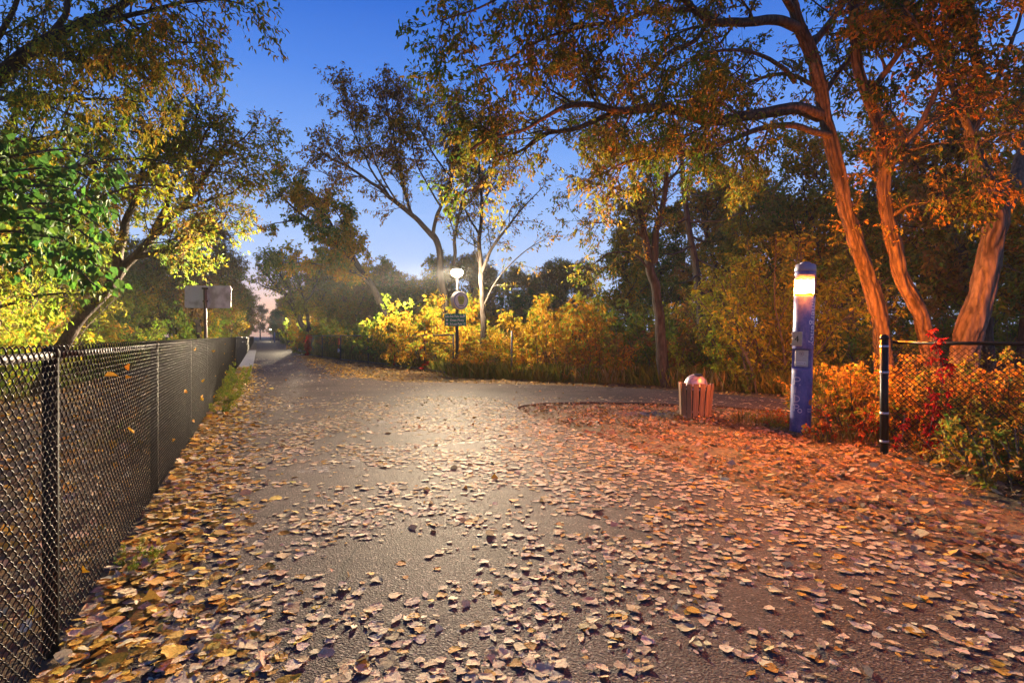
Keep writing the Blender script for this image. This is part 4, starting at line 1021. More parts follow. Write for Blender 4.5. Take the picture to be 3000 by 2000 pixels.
plant_obj('sparse_tree', 'half bare tree fanning out behind the lamp with few brown leaves', 'tree', org, E.meshes(org, M_BARKD))
E = Plant(32); E.dm = 2.6
tk = E.limb(A((1416, 1070, 22.8), (1416, 930, 22.8), (1410, 800, 22.8), (1405, 700, 22.8), (1412, 620, 22.8), (1405, 520, 22.7), (1400, 420, 22.5)), 0.15, 0.03, 60, 12, 0.06, 0.01)
lim = [E.limb(A((1410, 800, 22.8), (1440, 730, 22.4), (1490, 660, 22), (1540, 600, 21.7), (1590, 550, 21.5)), 0.08, 0.015, 28, 8, 0.06),
       E.limb(A((1415, 900, 22.8), (1450, 830, 22.5), (1500, 770, 22.2), (1560, 720, 22), (1600, 700, 22)), 0.045, 0.012, 24, 7, 0.06),
       E.limb(A((1406, 690, 22.8), (1370, 630, 22.5), (1330, 560, 22.3), (1290, 500, 22)), 0.05, 0.012, 24, 7, 0.06),
       E.limb(A((1405, 780, 22.8), (1385, 700, 22.6), (1370, 640, 22.4)), 0.03, 0.01, 18, 6, 0.05),
       E.limb(A((1410, 610, 22.8), (1450, 530, 22.4), (1480, 440, 22)), 0.04, 0.012, 20, 7, 0.06)]
P8 = [(2, OLV), (3, (0.42, 0.27, 0.03)), (2, YGR), (2, BRN)]
for q_ in lim + [tk]:
    b1 = E.spawn(q_, 1.2, 1.6, 42, 0.25 if q_ is not tk else 0.5, 7, 0.14, 0.03, 0.45, 0.008, 5); b2 = E.spawn(b1, 1.9, 0.8, 40, 0.15, 5, 0.16, 0.0, 0.6, 0.005, 4)
    for bb, k in ((b1, 4), (b2, 5)): E.leaves(bb, k, 0.14, P8, 0.42, 0.7, False, 0.25)
org = gnd(1416, 22.8, -0.05)
plant_obj('young_tree', 'slim straight tree just right of the lamp post and direction sign', 'tree', org, E.meshes(org, M_BARKD))
E = Plant(33)
tk = E.limb(A((1956, 1150, 17), (1945, 1080, 17), (1935, 960, 17), (1922, 860, 17), (1906, 790, 17), (1890, 700, 17), (1872, 610, 17), (1858, 530, 17), (1840, 460, 17), (1815, 380, 17), (1790, 280, 17)), 0.2, 0.03, 80, 14, 0.08, 0.015)
lim = [E.limb(A((1915, 770, 17), (1920, 700, 16.9), (1940, 600, 16.8), (1955, 500, 16.7), (1950, 420, 16.6), (1965, 320, 16.5)), 0.12, 0.03, 36, 10, 0.08),
       E.limb(A((1890, 700, 17), (1830, 660, 16.7), (1770, 650, 16.4), (1700, 660, 16.2)), 0.05, 0.012, 24, 7, 0.07),
       E.limb(A((1865, 580, 17), (1800, 550, 16.7), (1740, 540, 16.4), (1660, 560, 16.2)), 0.045, 0.012, 24, 7, 0.07),
       E.limb(A((1905, 790, 17), (1850, 740, 16.6), (1790, 740, 16.3), (1720, 790, 16)), 0.04, 0.012, 24, 7, 0.07),
       E.limb(A((1840, 460, 17), (1760, 400, 16.7), (1680, 360, 16.5), (1600, 340, 16.3)), 0.045, 0.012, 24, 7, 0.07),
       E.limb(A((1935, 640, 16.9), (1910, 540, 16.6), (1900, 440, 16.4)), 0.04, 0.012, 24, 7, 0.07),
       E.limb(A((1945, 560, 16.8), (2000, 480, 16.5), (2060, 440, 16.3)), 0.04, 0.012, 20, 7, 0.07)]
P9 = [(3, OLV), (3, GRN), (3, (0.24, 0.17, 0.03)), (2, (0.38, 0.25, 0.03))]
for q_ in lim + [tk]:
    b1 = E.spawn(q_, 1.5, 1.6, 45, 0.2 if q_ is not tk else 0.5, 7, 0.15, 0.0, 0.45, 0.007, 5); b2 = E.spawn(b1, 2.4, 0.8, 42, 0.15, 5, 0.17, -0.03, 0.6, 0.005, 4); b3 = E.spawn(b2, 1.8, 0.42, 42, 0.15, 4, 0.17, -0.1, 0.6, 0.004, 3)
    for bb, k in ((b1, 4), (b2, 5), (b3, 5)): E.leaves(bb, k, 0.115, P9, 0.42, 0.6, False, 0.2)
org = gnd(1956, 17, -0.05)
plant_obj('forked_tree', 'dark forked trunk rising behind the side path left of the litter bin', 'tree', org, E.meshes(org, M_BARKD))

# --- leaning trees by the bridge
E = Plant(41); E.dm = 3.8
tk = E.limb(A((1165, 1010, 36), (1130, 915, 36), (1095, 845, 35.8), (1040, 770, 35.5), (970, 700, 35), (900, 640, 34.6), (840, 590, 34.2), (810, 555, 34)), 0.26, 0.04, 50, 12, 0.2)
lim = [E.limb(A((1095, 845, 35.8), (1040, 800, 35), (980, 780, 34), (900, 770, 33), (820, 770, 32.4)), 0.12, 0.02, 30, 8, 0.15),
       E.limb(A((1000, 730, 35.2), (960, 640, 35), (900, 580, 34.6), (850, 540, 34.4)), 0.1, 0.02, 26, 8, 0.15),
       E.limb(A((1060, 795, 35.6), (1020, 700, 35.6), (1000, 640, 35.6), (960, 590, 35.6)), 0.1, 0.02, 26, 8, 0.15),
       E.limb(A((900, 640, 34.6), (830, 650, 34), (790, 660, 33.6)), 0.07, 0.02, 20, 8, 0.12)]
P10 = [(2, GRN), (2, YGR), (3, (0.42, 0.27, 0.03)), (3, (0.5, 0.28, 0.03))]
for q_ in lim + [tk]:
    b1 = E.spawn(q_, 1.25, 2.0, 45, 0.15 if q_ is not tk else 0.35, 6, 0.15, 0.0, 0.45, 0.01, 4); b2 = E.spawn(b1, 2.0, 1.0, 42, 0.1, 5, 0.18, -0.04, 0.6, 0.007, 3)
    for bb, k in ((b1, 8), (b2, 16)): E.leaves(bb, k, 0.2, P10, 0.5, 0.6, False, 0.1)
org = gnd(1165, 36, -0.05)
plant_obj('leaning_tree', 'golden tree leaning left towards the bridge behind the rusty fence', 'tree', org, E.meshes(org, M_BARKD))
E = Plant(42); E.dm = 3.6
tk = E.limb(A((928, 1010, 53), (895, 965, 53), (865, 915, 53), (845, 870, 53), (815, 840, 53), (780, 800, 53), (750, 775, 53)), 0.3, 0.06, 40, 10, 0.25)
lim = [E.limb(A((906, 975, 53.2), (900, 920, 53.2), (890, 870, 53.2), (870, 810, 53), (850, 760, 53)), 0.2, 0.04, 30, 8, 0.2),
       E.limb(A((865, 915, 53), (850, 850, 52.5), (810, 790, 52), (770, 740, 52)), 0.16, 0.03, 30, 8, 0.2),
       E.limb(A((830, 860, 53), (780, 840, 52), (740, 820, 51.5)), 0.1, 0.03, 20, 8, 0.2), E.limb(A((895, 890, 53), (930, 820, 53), (940, 760, 53)), 0.1, 0.03, 20, 8, 0.2)]
P11 = [(3, OLV), (2, YGR), (2, GRN), (3, (0.36, 0.24, 0.03))]
for q_ in lim + [tk]:
    b1 = E.spawn(q_, 1.1, 2.4, 40, 0.25, 6, 0.14, 0.06, 0.45, 0.014, 4); b2 = E.spawn(b1, 1.8, 1.2, 40, 0.1, 5, 0.16, 0.02, 0.6, 0.01, 3)
    for bb, k in ((b1, 4), (b2, 8)): E.leaves(bb, k, 0.24, P11, 0.45, 0.5, False, 0.1)
org = gnd(928, 53, -0.05)
plant_obj('leaning_tree', 'dark twin trunks leaning left above the bridge railing, far lamp beside them', 'tree', org, E.meshes(org, M_BARKD))

# --- stock trees and shrubs, built once per kind and copied
def stock_tree(seed, h, crown_r, pal, nl, leaf, bare=0.25, spread=42, up=0.05, per=(5, 9)):
    T = Plant(seed); T.dm = 2.5; g = T.g
    p = [np.array((0, 0, -0.2))]
    for k in range(1, 7): p.append(np.array((g.normal()*0.05*h*k/6, g.normal()*0.05*h*k/6, h*0.9*k/6)))
    tk = T.limb(p, h*0.02+0.03, 0.03, 30, 9, 0.1)
    b0 = T.spawn(tk, nl/(h*0.9*(1-bare))/T.dm, crown_r*1.15, spread, bare, 9, 0.12, up, 0.6, 0.02, 6, 0.45)
    b1 = T.spawn(b0, 1.5, crown_r*0.5, 45, 0.15, 6, 0.15, up*0.5, 0.5, 0.012, 4); b2 = T.spawn(b1, 1.7, crown_r*0.26, 45, 0.1, 4, 0.17, 0, 0.6, 0.008, 3)
    for bb, k in ((b1, per[0]), (b2, per[1])): T.leaves(bb, k, leaf, pal, 0.5, 0.5, False, 0.1, 0.35)
    return T
PALS = {'olive': [(3, OLV), (2, GRN), (3, (0.30, 0.22, 0.03)), (2, (0.40, 0.25, 0.03))], 'green': [(2, DGR), (3, GRN), (2, OLV), (1, YGR)],
        'brown': [(3, BRN), (3, (0.28, 0.16, 0.05)), (2, OLV), (2, (0.36, 0.2, 0.04))], 'gold': [(2, OLV), (3, GLD), (3, YEL), (1, YGR)]}
STOCK = {}
for k, (sd, h, cr_, n_, lf) in {'olive': (51, 11, 3.4, 26, 0.22), 'green': (52, 9, 3.0, 28, 0.22), 'brown': (53, 12, 3.6, 26, 0.22), 'gold': (54, 8, 2.8, 24, 0.2)}.items():
    T = stock_tree(sd, h, cr_, PALS[k], n_, lf, 0.12 if k == 'green' else 0.2); STOCK[k] = T.meshes((0, 0, 0), M_BARKD)
TLAB = {'olive': 'olive green tree', 'green': 'dense dark green tree', 'brown': 'tall brownish tree', 'gold': 'golden yellow tree'}
TNAME = {'olive': 'deciduous_tree', 'green': 'dense_tree', 'brown': 'brown_tree', 'gold': 'golden_tree'}
def zone(p):
    d = Vector((p[0], p[1], 0))-TA; s_, l_ = d.dot(TD), d.dot(TN); px = 1500+F*p[0]/max(p[1], 1)
    if l_ < -14: return 'deep in the wood left of the trail'
    if l_ < 0: return 'on the bank behind the second path' if s_ < 28 else ('left of the bridge fence' if s_ < 70 else 'left of the trail near its vanishing end')
    if px < 960: return 'beyond the bridge railing' if s_ < 110 else 'right of the trail near its vanishing end'
    if px < 1360: return 'far behind the yellow shrubs at the lamp'
    if px < 1780: return 'far behind the golden bank, under open sky'
    if px < 2330: return 'in the dark wood between forked tree and blue post'
    return 'in the dark wood behind the orange lit trunks'
def put_tree(k, p, sc=1.0, label=None):
    z = -0.05; rz = random.uniform(0, 6.28)
    s_ = (sc*random.uniform(0.9, 1.1), sc*random.uniform(0.9, 1.1), sc)
    lb = label or TLAB[k] + ' ' + zone(p)
    plant_obj(TNAME[k], lb, 'tree', (p[0], p[1], z), STOCK[k], None if label else lb.replace('tree ', 'trees ', 1), rz, s_)
def shrub(seed, h, spread, n, pal, leaf, ratio=0.45, droop=0.5, per=8, hexa=True, wood_r=0.012, dens=(3.2, 4.5), l2=0.45):
    T = Plant(seed); g = T.g; m = n; T.dm = 1.25
    P = np.zeros((m, 8, 3)); a = g.random(m)*6.283; r = np.sqrt(g.random(m))
    P[:, 0, 0] = np.cos(a)*r*spread*0.35; P[:, 0, 1] = np.sin(a)*r*spread*0.35; P[:, 0, 2] = -0.1
    D = nrm(np.stack([np.cos(a)*r*spread*0.6/h, np.sin(a)*r*spread*0.6/h, np.ones(m)], 1)); Ls = h*(0.55+0.5*g.random(m))
    for k in range(1, 8):
        D = nrm(D + g.normal(size=(m, 3))*0.1); P[:, k] = P[:, k-1] + D*(Ls/7)[:, None]
    R = wood_r*np.linspace(1, 0.3, 8)[None]*np.ones((m, 1)); T.tub.append((P, R, 5))
    b1 = T.spawn((P, R), dens[0], h*0.28, 50, 0.15, 6, 0.15, 0.05, 0.6, 0.004, 4); b2 = T.spawn(b1, dens[1], l2*h*0.3, 45, 0.1, 4, 0.15, -0.05, 0.7, 0.003, 3)
    for bb, k in ((b1, per), (b2, per)): T.leaves(bb, k, leaf, pal, ratio, droop, hexa, 0.1, 1.2)
    return T
SH = {}
SH['yellow'] = shrub(71, 2.6, 1.6, 12, [(2, YGR), (4, YEL), (3, GLD), (1, LIME)], 0.12, 0.42, 0.8).meshes((0, 0, 0), M_BARKP, wood='stems', crown='foliage')
SH['gold'] = shrub(72, 2.0, 1.8, 14, [(2, OLV), (4, GLD), (3, (0.34, 0.17, 0.03)), (1.5, YGR)], 0.11, 0.5, 0.6).meshes((0, 0, 0), M_BARKP, wood='stems', crown='foliage')
SH['green'] = shrub(73, 1.5, 1.6, 16, [(3, GRN), (3, OLV), (2, YGR)], 0.10, 0.45, 0.4).meshes((0, 0, 0), M_BARK, wood='stems', crown='foliage')
SH['low'] = shrub(74, 0.8, 1.1, 18, [(2, OLV), (2, GRN), (3, (0.30, 0.17, 0.03)), (1, BRN)], 0.075, 0.5, 0.3, 7).meshes((0, 0, 0), M_BARK, wood='stems', crown='foliage')
SH['lime'] = shrub(75, 2.4, 1.7, 12, [(3, LIME), (3, YGR), (1, YEL)], 0.13, 0.5, 0.6).meshes((0, 0, 0), M_BARKP, wood='stems', crown='foliage')
SH['tan'] = shrub(76, 1.6, 1.6, 14, [(3, BRN), (3, (0.26, 0.14, 0.04)), (2, GLD), (1, OLV)], 0.10, 0.5, 0.7).meshes((0, 0, 0), M_BARK, wood='stems', crown='foliage')
SH['vine'] = shrub(77, 1.0, 1.3, 14, [(3, (0.35, 0.06, 0.02)), (3, ORB), (2, OLV), (1, RED)], 0.085, 0.6, 0.5, 8).meshes((0, 0, 0), M_BARK, wood='stems', crown='foliage')
SH['limetree'] = shrub(78, 4.2, 2.2, 12, [(2, YGR), (3, (0.26, 0.27, 0.03)), (2, (0.34, 0.27, 0.03)), (2, OLV)], 0.13, 0.45, 0.6, 6, True, 0.03, (2.6, 4.0), 0.4).meshes((0, 0, 0), M_BARK, wood='stems', crown='foliage')
SLAB = {'limetree': 'tall lime yellow sapling clump', 'yellow': 'bright yellow shrub', 'gold': 'golden shrub', 'green': 'green leafy shrub', 'low': 'low green brown bush', 'lime': 'lime green shrub', 'tan': 'dry tan shrub', 'vine': 'reddish orange bramble'}
def put_shrub(k, p, sc, where, unique=None, group=True):
    lab = unique or (SLAB[k] + ' ' + where)
    plant_obj('shrub', lab, 'shrub', (p[0], p[1], -0.05), SH[k], None if unique else lab.replace('shrub', 'shrubs').replace('bush', 'bushes'), random.uniform(0, 6.28), (sc*random.uniform(.9, 1.15), sc*random.uniform(.9, 1.15), sc), 'stems', 'foliage')
# left belt beyond the second path
for s_, l_, k, sc in ((3, -9.5, 'green', .75), (8, -8.5, 'gold', .6), (12, -10.5, 'olive', .8), (17, -9.0, 'green', .6), (19, -12, 'brown', .75), (23, -8.0, 'olive', .6), (28, -9.5, 'green', .75),
                      (33, -8.2, 'gold', .7), (36, -11.5, 'brown', .75), (41, -7.5, 'green', .7), (47, -9, 'olive', .8), (54, -7.5, 'green', .8), (61, -8.5, 'brown', .85), (70, -7, 'olive', .8),
                      (80, -7.5, 'green', .85), (92, -7, 'brown', .85), (105, -6.5, 'olive', .9), (120, -6.5, 'green', .95), (140, -6.5, 'brown', 1.0), (165, -6.5, 'olive', 1.0), (195, -6.5, 'green', 1.1),
                      (6, -16, 'brown', 1.0), (15, -18, 'olive', 1.0), (27, -17, 'green', 1.0), (40, -18, 'brown', .95), (56, -16, 'olive', .95)):
    put_tree(k, tr(s_, l_), sc)
for s_, l_, k, sc in ((10, -8, 'olive', .95), (14, -9, 'brown', .9), (7, -10, 'green', 1.1), (20, -8.5, 'olive', .8), (25, -8, 'brown', .8), (4, -8, 'olive', .8), (1, -9, 'gold', .9), (12, -6.9, 'gold', .55), (17, -7, 'gold', .6), (30, -7.5, 'olive', .8)):
    put_tree(k, tr(s_, l_), sc)
for s_ in np.arange(46, 250, 8.5):
    put_tree(random.choice(['green', 'olive', 'brown']), tr(s_, -5.4-random.random()), random.uniform(.7, .9)*(1+.3*(s_ > 120)))
    put_tree(random.choice(['green', 'olive', 'brown']), tr(s_+32, 6.9+random.random()), random.uniform(.65, .85)*(1+.3*(s_ > 100)))
for s_, l_, k, sc in ((44, -3.0, 'brown', .9), (48, -4.2, 'olive', .95), (53, -3.2, 'green', .85), (58, -2.6, 'brown', .9), (66, -2.0, 'olive', .85), (74, -2.2, 'green', .9), (84, -1.8, 'brown', .95), (96, -1.6, 'olive', .9), (112, -1.6, 'green', 1.0), (130, -1.6, 'brown', 1.0), (155, -1.5, 'olive', 1.0), (180, -1.5, 'brown', 1.1)):
    put_tree(k, tr(s_, l_), sc)
for s_ in np.arange(28, 130, 3.2):
    put_shrub(random.choice(['green', 'green', 'gold', 'lime']), tr(s_, (-6 if s_ < 42 else -2.4)-random.random()*2.5), random.uniform(1.4, 2.2), 'on the left bank towards the far end of the trail')
for k in range(44):
    put_shrub(random.choice(['green', 'green', 'tan', 'gold']), gnd(900+k*22+random.uniform(-12, 12), random.uniform(44, 58)), random.uniform(1.6, 2.4), 'far behind the rusty fence and golden bank')
for k in range(26):
    put_shrub(random.choice(['green', 'green', 'tan']), gnd(1780+k*54+random.uniform(-20, 20), random.uniform(25, 34)), random.uniform(1.7, 2.4), 'under the dark wood on the right')
# a taller second row closing the gaps on the left
for s_ in np.arange(2, 150, 3.1):
    put_tree(random.choice(['green', 'olive', 'brown', 'green', 'gold']), tr(s_, -10.5-random.random()*4), random.uniform(.85, 1.15))
for s_ in np.arange(-2, 130, 6.0):
    put_tree(random.choice(['green', 'olive', 'brown']), tr(s_, -17-random.random()*6), random.uniform(1.0, 1.35))
for s_ in np.arange(60, 250, 7.0):
    put_tree(random.choice(['green', 'olive', 'brown', 'brown']), tr(s_, 8+random.random()*3), random.uniform(.8, 1.1)*(1 if s_ < 160 else 1.2))
    put_tree(random.choice(['green', 'olive', 'brown', 'brown']), tr(s_, 15+random.random()*6), random.uniform(.9, 1.1))
for k in range(34):
    put_tree(random.choice(['green', 'olive', 'brown', 'brown']), gnd(930+k*24+random.uniform(-9, 9), random.uniform(62, 92)), random.uniform(.75, 1.0))
for k in range(9):
    put_tree(random.choice(['green', 'olive', 'olive', 'brown']), gnd(1820+k*150+random.uniform(-40, 40), random.uniform(30, 46)), random.uniform(.8, 1.1))
for s_, l_, sc in ((2.5, -5.6, .8), (5, -6.2, 1.0), (7.5, -5.8, .95), (10, -6.4, 1.1), (13, -6.0, 1.0), (16, -6.3, 1.05), (20, -6.0, 1.0), (25, -6.2, 1.1), (4, -7.5, 1.3), (9, -7.8, 1.4), (14, -7.6, 1.35)):
    put_shrub('limetree', tr(s_, l_), sc, 'on the bank behind the second path')
# right belt along the trail beyond the bridge, and the far bank
for s_, l_, k, sc in ((92, 7.5, 'brown', .8), (100, 10, 'green', .75), (110, 8, 'olive', .85), (125, 8, 'brown', .9), (140, 8.5, 'green', .95), (160, 8, 'brown', 1.0), (185, 8, 'olive', 1.0), (215, 7, 'green', 1.1),
                      (240, 2, 'brown', 1.2), (238, -3, 'olive', 1.0), (60, 9.5, 'brown', .7), (66, 13, 'green', .8), (76, 11, 'olive', .75), (84, 14, 'brown', .8), (50, 14, 'green', .75), (52, 20, 'brown', .8), (72, 20, 'olive', .85)):
    put_tree(k, tr(s_, l_), sc)
for px, Y, k, sc in ((960, 58, 'olive', .85), (1050, 62, 'brown', .8), (1150, 60, 'green', .85), (1240, 66, 'olive', .75), (1330, 70, 'brown', .9), (1400, 68, 'brown', 1.0), (1480, 75, 'green', .85), (1560, 62, 'green', .72), (1640, 66, 'green', .75),
                     (1700, 72, 'brown', .95), (1500, 95, 'brown', 1.15), (1620, 100, 'brown', 1.2), (1760, 60, 'green', .72), (1100, 80, 'brown', .9), (1560, 90, 'olive', 1.0)):
    put_tree(k, gnd(px, Y), sc)
# dusky wood on the right, behind the side path, with gaps of sky
for px, Y, k, sc in ((1840, 32, 'olive', .7), (1930, 36, 'green', .85), (2080, 31, 'brown', .95), (2170, 26, 'olive', .8), (2300, 30, 'green', .95), (2390, 27, 'olive', 1.0), (2250, 40, 'brown', 1.1),
                     (2490, 24, 'green', .9), (2580, 28, 'olive', 1.1), (2700, 23, 'green', 1.0), (2820, 21, 'brown', .9), (2900, 25, 'green', 1.1), (3000, 20, 'olive', .95), (3120, 18, 'green', .95)):
    put_tree(k, gnd(px, Y), sc)

# pine with flat dark boughs
E = Plant(61)
tk = E.limb(A((2075, 1130, 21), (2060, 1000, 21), (2048, 860, 21), (2030, 730, 21), (2012, 620, 21), (2000, 500, 21), (1990, 400, 21), (1985, 300, 21)), 0.2, 0.05, 50, 10, 0.08)
lim = []
for px, py, ex, ey, dy in ((2014, 650, 2215, 612, -1.5), (2012, 640, 1905, 650, -.5), (2005, 560, 2110, 560, -1), (1998, 500, 1890, 520, -1), (2040, 760, 2230, 800, -1.5), (2030, 720, 1900, 740, -1), (2046, 850, 2180, 900, -1),
                           (1995, 460, 2090, 420, 1), (2022, 690, 2130, 700, 2), (1990, 400, 1920, 380, 1), (2004, 580, 1950, 620, 2), (2050, 800, 1950, 830, -2)):
    lim.append(E.limb(A((px, py, 21), ((px+ex)/2, (py+ey)/2+14, 21+dy/2), (ex, ey-10, 21+dy)), 0.05, 0.012, 16, 6, 0.06))
for q_ in lim:
    E.dm = 1.0; b1 = E.spawn(q_, 5, 0.65, 55, 0.25, 5, 0.1, 0.05, 0.4, 0.006, 4)
    p_, r_ = b1; mm_ = len(p_)*60; pi = np.repeat(np.arange(len(p_)), 60); f = E.g.random(mm_)*4; i_ = np.clip(f.astype(int), 0, 3); u = (f-i_)[:, None]
    pp = p_[pi, i_]*(1-u)+p_[pi, i_+1]*u; T_ = nrm(p_[pi, i_+1]-p_[pi, i_])
    E.add_leaves(pp, nrm(T_*0.6 + E.g.normal(size=(mm_, 3))*0.5 + np.array((0, 0, 0.2))), 0.16+0.06*E.g.random(mm_), [(2, (0.02, 0.05, 0.025)), (1, (0.035, 0.07, 0.03))], 0.09)
org = gnd(2075, 21, -0.05)
plant_obj('pine_tree', 'pine with flat dark needle boughs behind the forked tree', 'tree', org, E.meshes(org, M_BARKD))

# around the lamp and behind the rusty fence
for px, Y, k, sc in ((1275, 25.8, 'yellow', 1.3), (1225, 28.0, 'yellow', 1.45), (1325, 25.4, 'yellow', 1.2), (1180, 30.0, 'yellow', 1.15), (1255, 28.5, 'lime', 1.6), (1130, 33, 'gold', 1.1), (1200, 30.5, 'lime', 1.2), (1295, 27, 'yellow', 1.6), (1150, 31.6, 'lime', .9), (1245, 27.0, 'yellow', 1.2), (1365, 24.5, 'yellow', .9)):
    put_shrub(k, gnd(px, Y), sc, 'behind the rusty fence beside the lamp post')
for px, Y, k, sc in ((1060, 35.4, 'green', .85), (1015, 38.5, 'green', .9), (968, 42.5, 'green', .95), (1100, 33.6, 'green', .7), (1125, 36, 'gold', 1.2), (1045, 39, 'lime', 1.1), (985, 45, 'gold', 1.3), (940, 50, 'gold', 1.3)):
    put_shrub(k, gnd(px, Y), sc, 'behind the far part of the rusty fence')
# mass along the far side of the side path
for px, Y, k, sc in ((1395, 21.2, 'gold', .75), (1450, 21.6, 'gold', .95), (1500, 21.8, 'yellow', .85), (1555, 21.6, 'yellow', 1.1), (1610, 21.0, 'yellow', 1.4), (1650, 20.6, 'yellow', 1.15), (1590, 23.5, 'yellow', 1.3), (1700, 20.2, 'gold', 1.05), (1745, 19.6, 'gold', 1.0),
                     (1790, 20, 'tan', 1.3), (1835, 19.4, 'tan', 1.2), (1540, 20.4, 'gold', .7), (1660, 19.4, 'tan', .9)):
    put_shrub(k, gnd(px, Y), sc, 'beyond the side path left of the forked tree')
for px, Y, k, sc in ((1880, 19.5, 'green', 1.3), (1990, 19, 'tan', 1.5), (2050, 18.2, 'green', 1.0), (2120, 18, 'green', 1.1),  (2150, 20, 'tan', 1.6), (2130, 16.8, 'lime', .8), (1930, 21, 'green', 1.8), (2080, 22, 'tan', 2.0),
                     (2250, 15.4, 'limetree', 1.0), (2320, 16.2, 'limetree', 1.1), (2185, 17.2, 'limetree', .9), (2420, 17.5, 'green', 1.5), (2500, 18, 'green', 1.5), (2210, 15.6, 'green', .7), (2010, 17.0, 'green', .6), (2110, 16.4, 'green', .55)):
    put_shrub(k, gnd(px, Y), sc, 'beyond the side path right of the forked tree')
# beside the emergency post and the right fence
for px, Y, k, sc in ((2440, 9.7, 'gold', .62), (2500, 9.2, 'gold', .65), (2560, 9.0, 'tan', .75), (2420, 10.6, 'vine', .9), (2480, 8.5, 'vine', .7), (2600, 8.6, 'vine', .75), (2540, 10.4, 'gold', .7)):
    put_shrub(k, gnd(px, Y), sc, 'between the blue post and the end post of the fence')
for px, Y, k, sc in ((2690, 8.3, 'gold', .6), (2740, 7.9, 'gold', .6), (2800, 8.2, 'tan', .8), (2870, 7.8, 'gold', .7), (2950, 7.4, 'green', .75), (3030, 7.2, 'gold', .8), (2760, 9.3, 'tan', .9), (2650, 9.4, 'gold', .7), (2900, 9.6, 'green', .9)):
    put_shrub(k, gnd(px, Y), sc, 'behind the right fence under the forked trunk')
for px, Y, k, sc in ((2850, 6.45, 'low', .75), (2910, 6.15, 'low', .9), (2970, 5.9, 'low', 1.05), (3030, 5.7, 'low', 1.1), (2800, 6.75, 'low', .55), (2940, 6.5, 'low', 1.0), (3090, 5.3, 'low', 1.1)):
    put_shrub(k, gnd(px, Y), sc, 'in front of the right fence')
for px, Y, k, sc in ((2250, 9.9, 'vine', .34), (2295, 9.8, 'vine', .38), (2215, 10.1, 'low', .3), (2310, 10.1, 'vine', .36), (2270, 9.5, 'low', .26)):
    put_shrub(k, gnd(px, Y), sc, 'between the litter bin and the blue post')
put_shrub('green', tr(0.9, 0.16), 0.14, '', 'tiny green sprout at the foot of the near fence in leaf litter')
for s_, l_, sc in ((9.0, .25, .2), (10.5, .22, .28), (12.5, .2, .3), (14, .2, .4), (15.5, .2, .45), (17.5, .2, .5), (11.5, .3, .2)):
    put_shrub('green', tr(s_, l_), sc, 'sprouting along the foot of the long fence')
# left bank behind the second path
for s_ in np.arange(-1, 40, 1.25):
    put_shrub(random.choice(['green', 'green', 'lime', 'gold', 'low']), tr(s_, -5.2-random.random()*1.2), random.uniform(0.75, 1.15), 'in the bank behind the second path')
for s_ in np.arange(1, 30, 1.9):
    put_shrub(random.choice(['lime', 'lime', 'gold', 'green']), tr(s_, -7.2-random.random()*1.5), random.uniform(1.3, 1.9), 'under the trees behind the second path')
for s_ in np.arange(64, 130, 5): put_shrub('lime' if s_ < 75 else 'green', tr(s_, 6.5+random.random()), random.uniform(1.2, 1.7), 'beside the distant trail past the railing')
for s_ in (53, 57, 61, 65, 69): put_shrub('lime' if s_ > 58 else 'yellow', tr(s_, 8.2+random.random()), random.uniform(1.2, 1.6), 'behind the bridge railing near the far lamp')

# red creeper on the fences
def creeper(pts, label, n, size, seed):
    T = Plant(seed); line = smooth_line(pts, 20)[None]; T.tub.append((line, np.full((1, 20), 0.005), 4))
    k = T.g.random(n)*18.99; i_ = k.astype(int); c = line[0][i_]*(1-(k-i_))[:, None]+line[0][i_+1]*(k-i_)[:, None] + T.g.normal(size=(n, 3))*np.array((.07, .05, .07))
    for j in range(5):
        a = (j-2)*0.6; d = nrm(np.stack([np.full(n, math.sin(a)), T.g.normal(size=n)*0.15-0.25, np.full(n, -math.cos(a))], 1) + T.g.normal(size=(n, 3))*0.25)
        T.add_leaves(c, d, size*(0.7+0.5*T.g.random(n)), [(3, (0.30, 0.012, 0.015)), (2, (0.20, 0.01, 0.015)), (1, (0.42, 0.05, 0.02))], 0.4, True, nb=np.array((0, -0.8, 0.3)))
    org = np.array((pts[0][0], pts[0][1], 0.0)); ms = T.meshes(org, M_BARK, wood='stem', crown='leaves')
    plant_obj('creeper', label, 'creeper', org, ms, None, 0, 1, 'stem', 'leaves')
creeper(A((2715, 1330, 6.85), (2735, 1210, 6.8), (2760, 1130, 6.75), (2755, 1060, 6.75), (2735, 990, 6.8)), 'dark red creeper climbing the right fence past its top rail', 46, 0.085, 81)
creeper(A((2630, 1330, 7.15), (2645, 1270, 7.1), (2650, 1215, 7.1)), 'small red creeper at the foot of the fence end post', 9, 0.07, 82)
def fencepoint(t, off=0.12):   # along the rusty fence
    P = np.array(verge_pts); k = int(t); a, b = P[k], P[k+1]; u = t-k; d = (b-a)/np.linalg.norm(b-a); p = a*(1-u)+b*u + np.array((d[1], -d[0]))*-off
    return p
for t, lab, z1, n, sd in ((0.02, 'red creeper covering the end of the rusty fence at the bridge railing', 1.6, 110, 83), (4.0, 'red creeper on a middle post of the rusty fence', 1.3, 15, 84), (5.0, 'red creeper on the post left of the gate panel by the lamp', 1.5, 18, 85)):
    p = fencepoint(t, 0.0); f = np.array((0.12, -0.12, 0))
    creeper([np.array((p[0]+.1*math.sin(z*5), p[1]-.1, z)) for z in np.linspace(0, z1, 5)], lab, n, 0.15 if t > 1 else 0.24, sd)
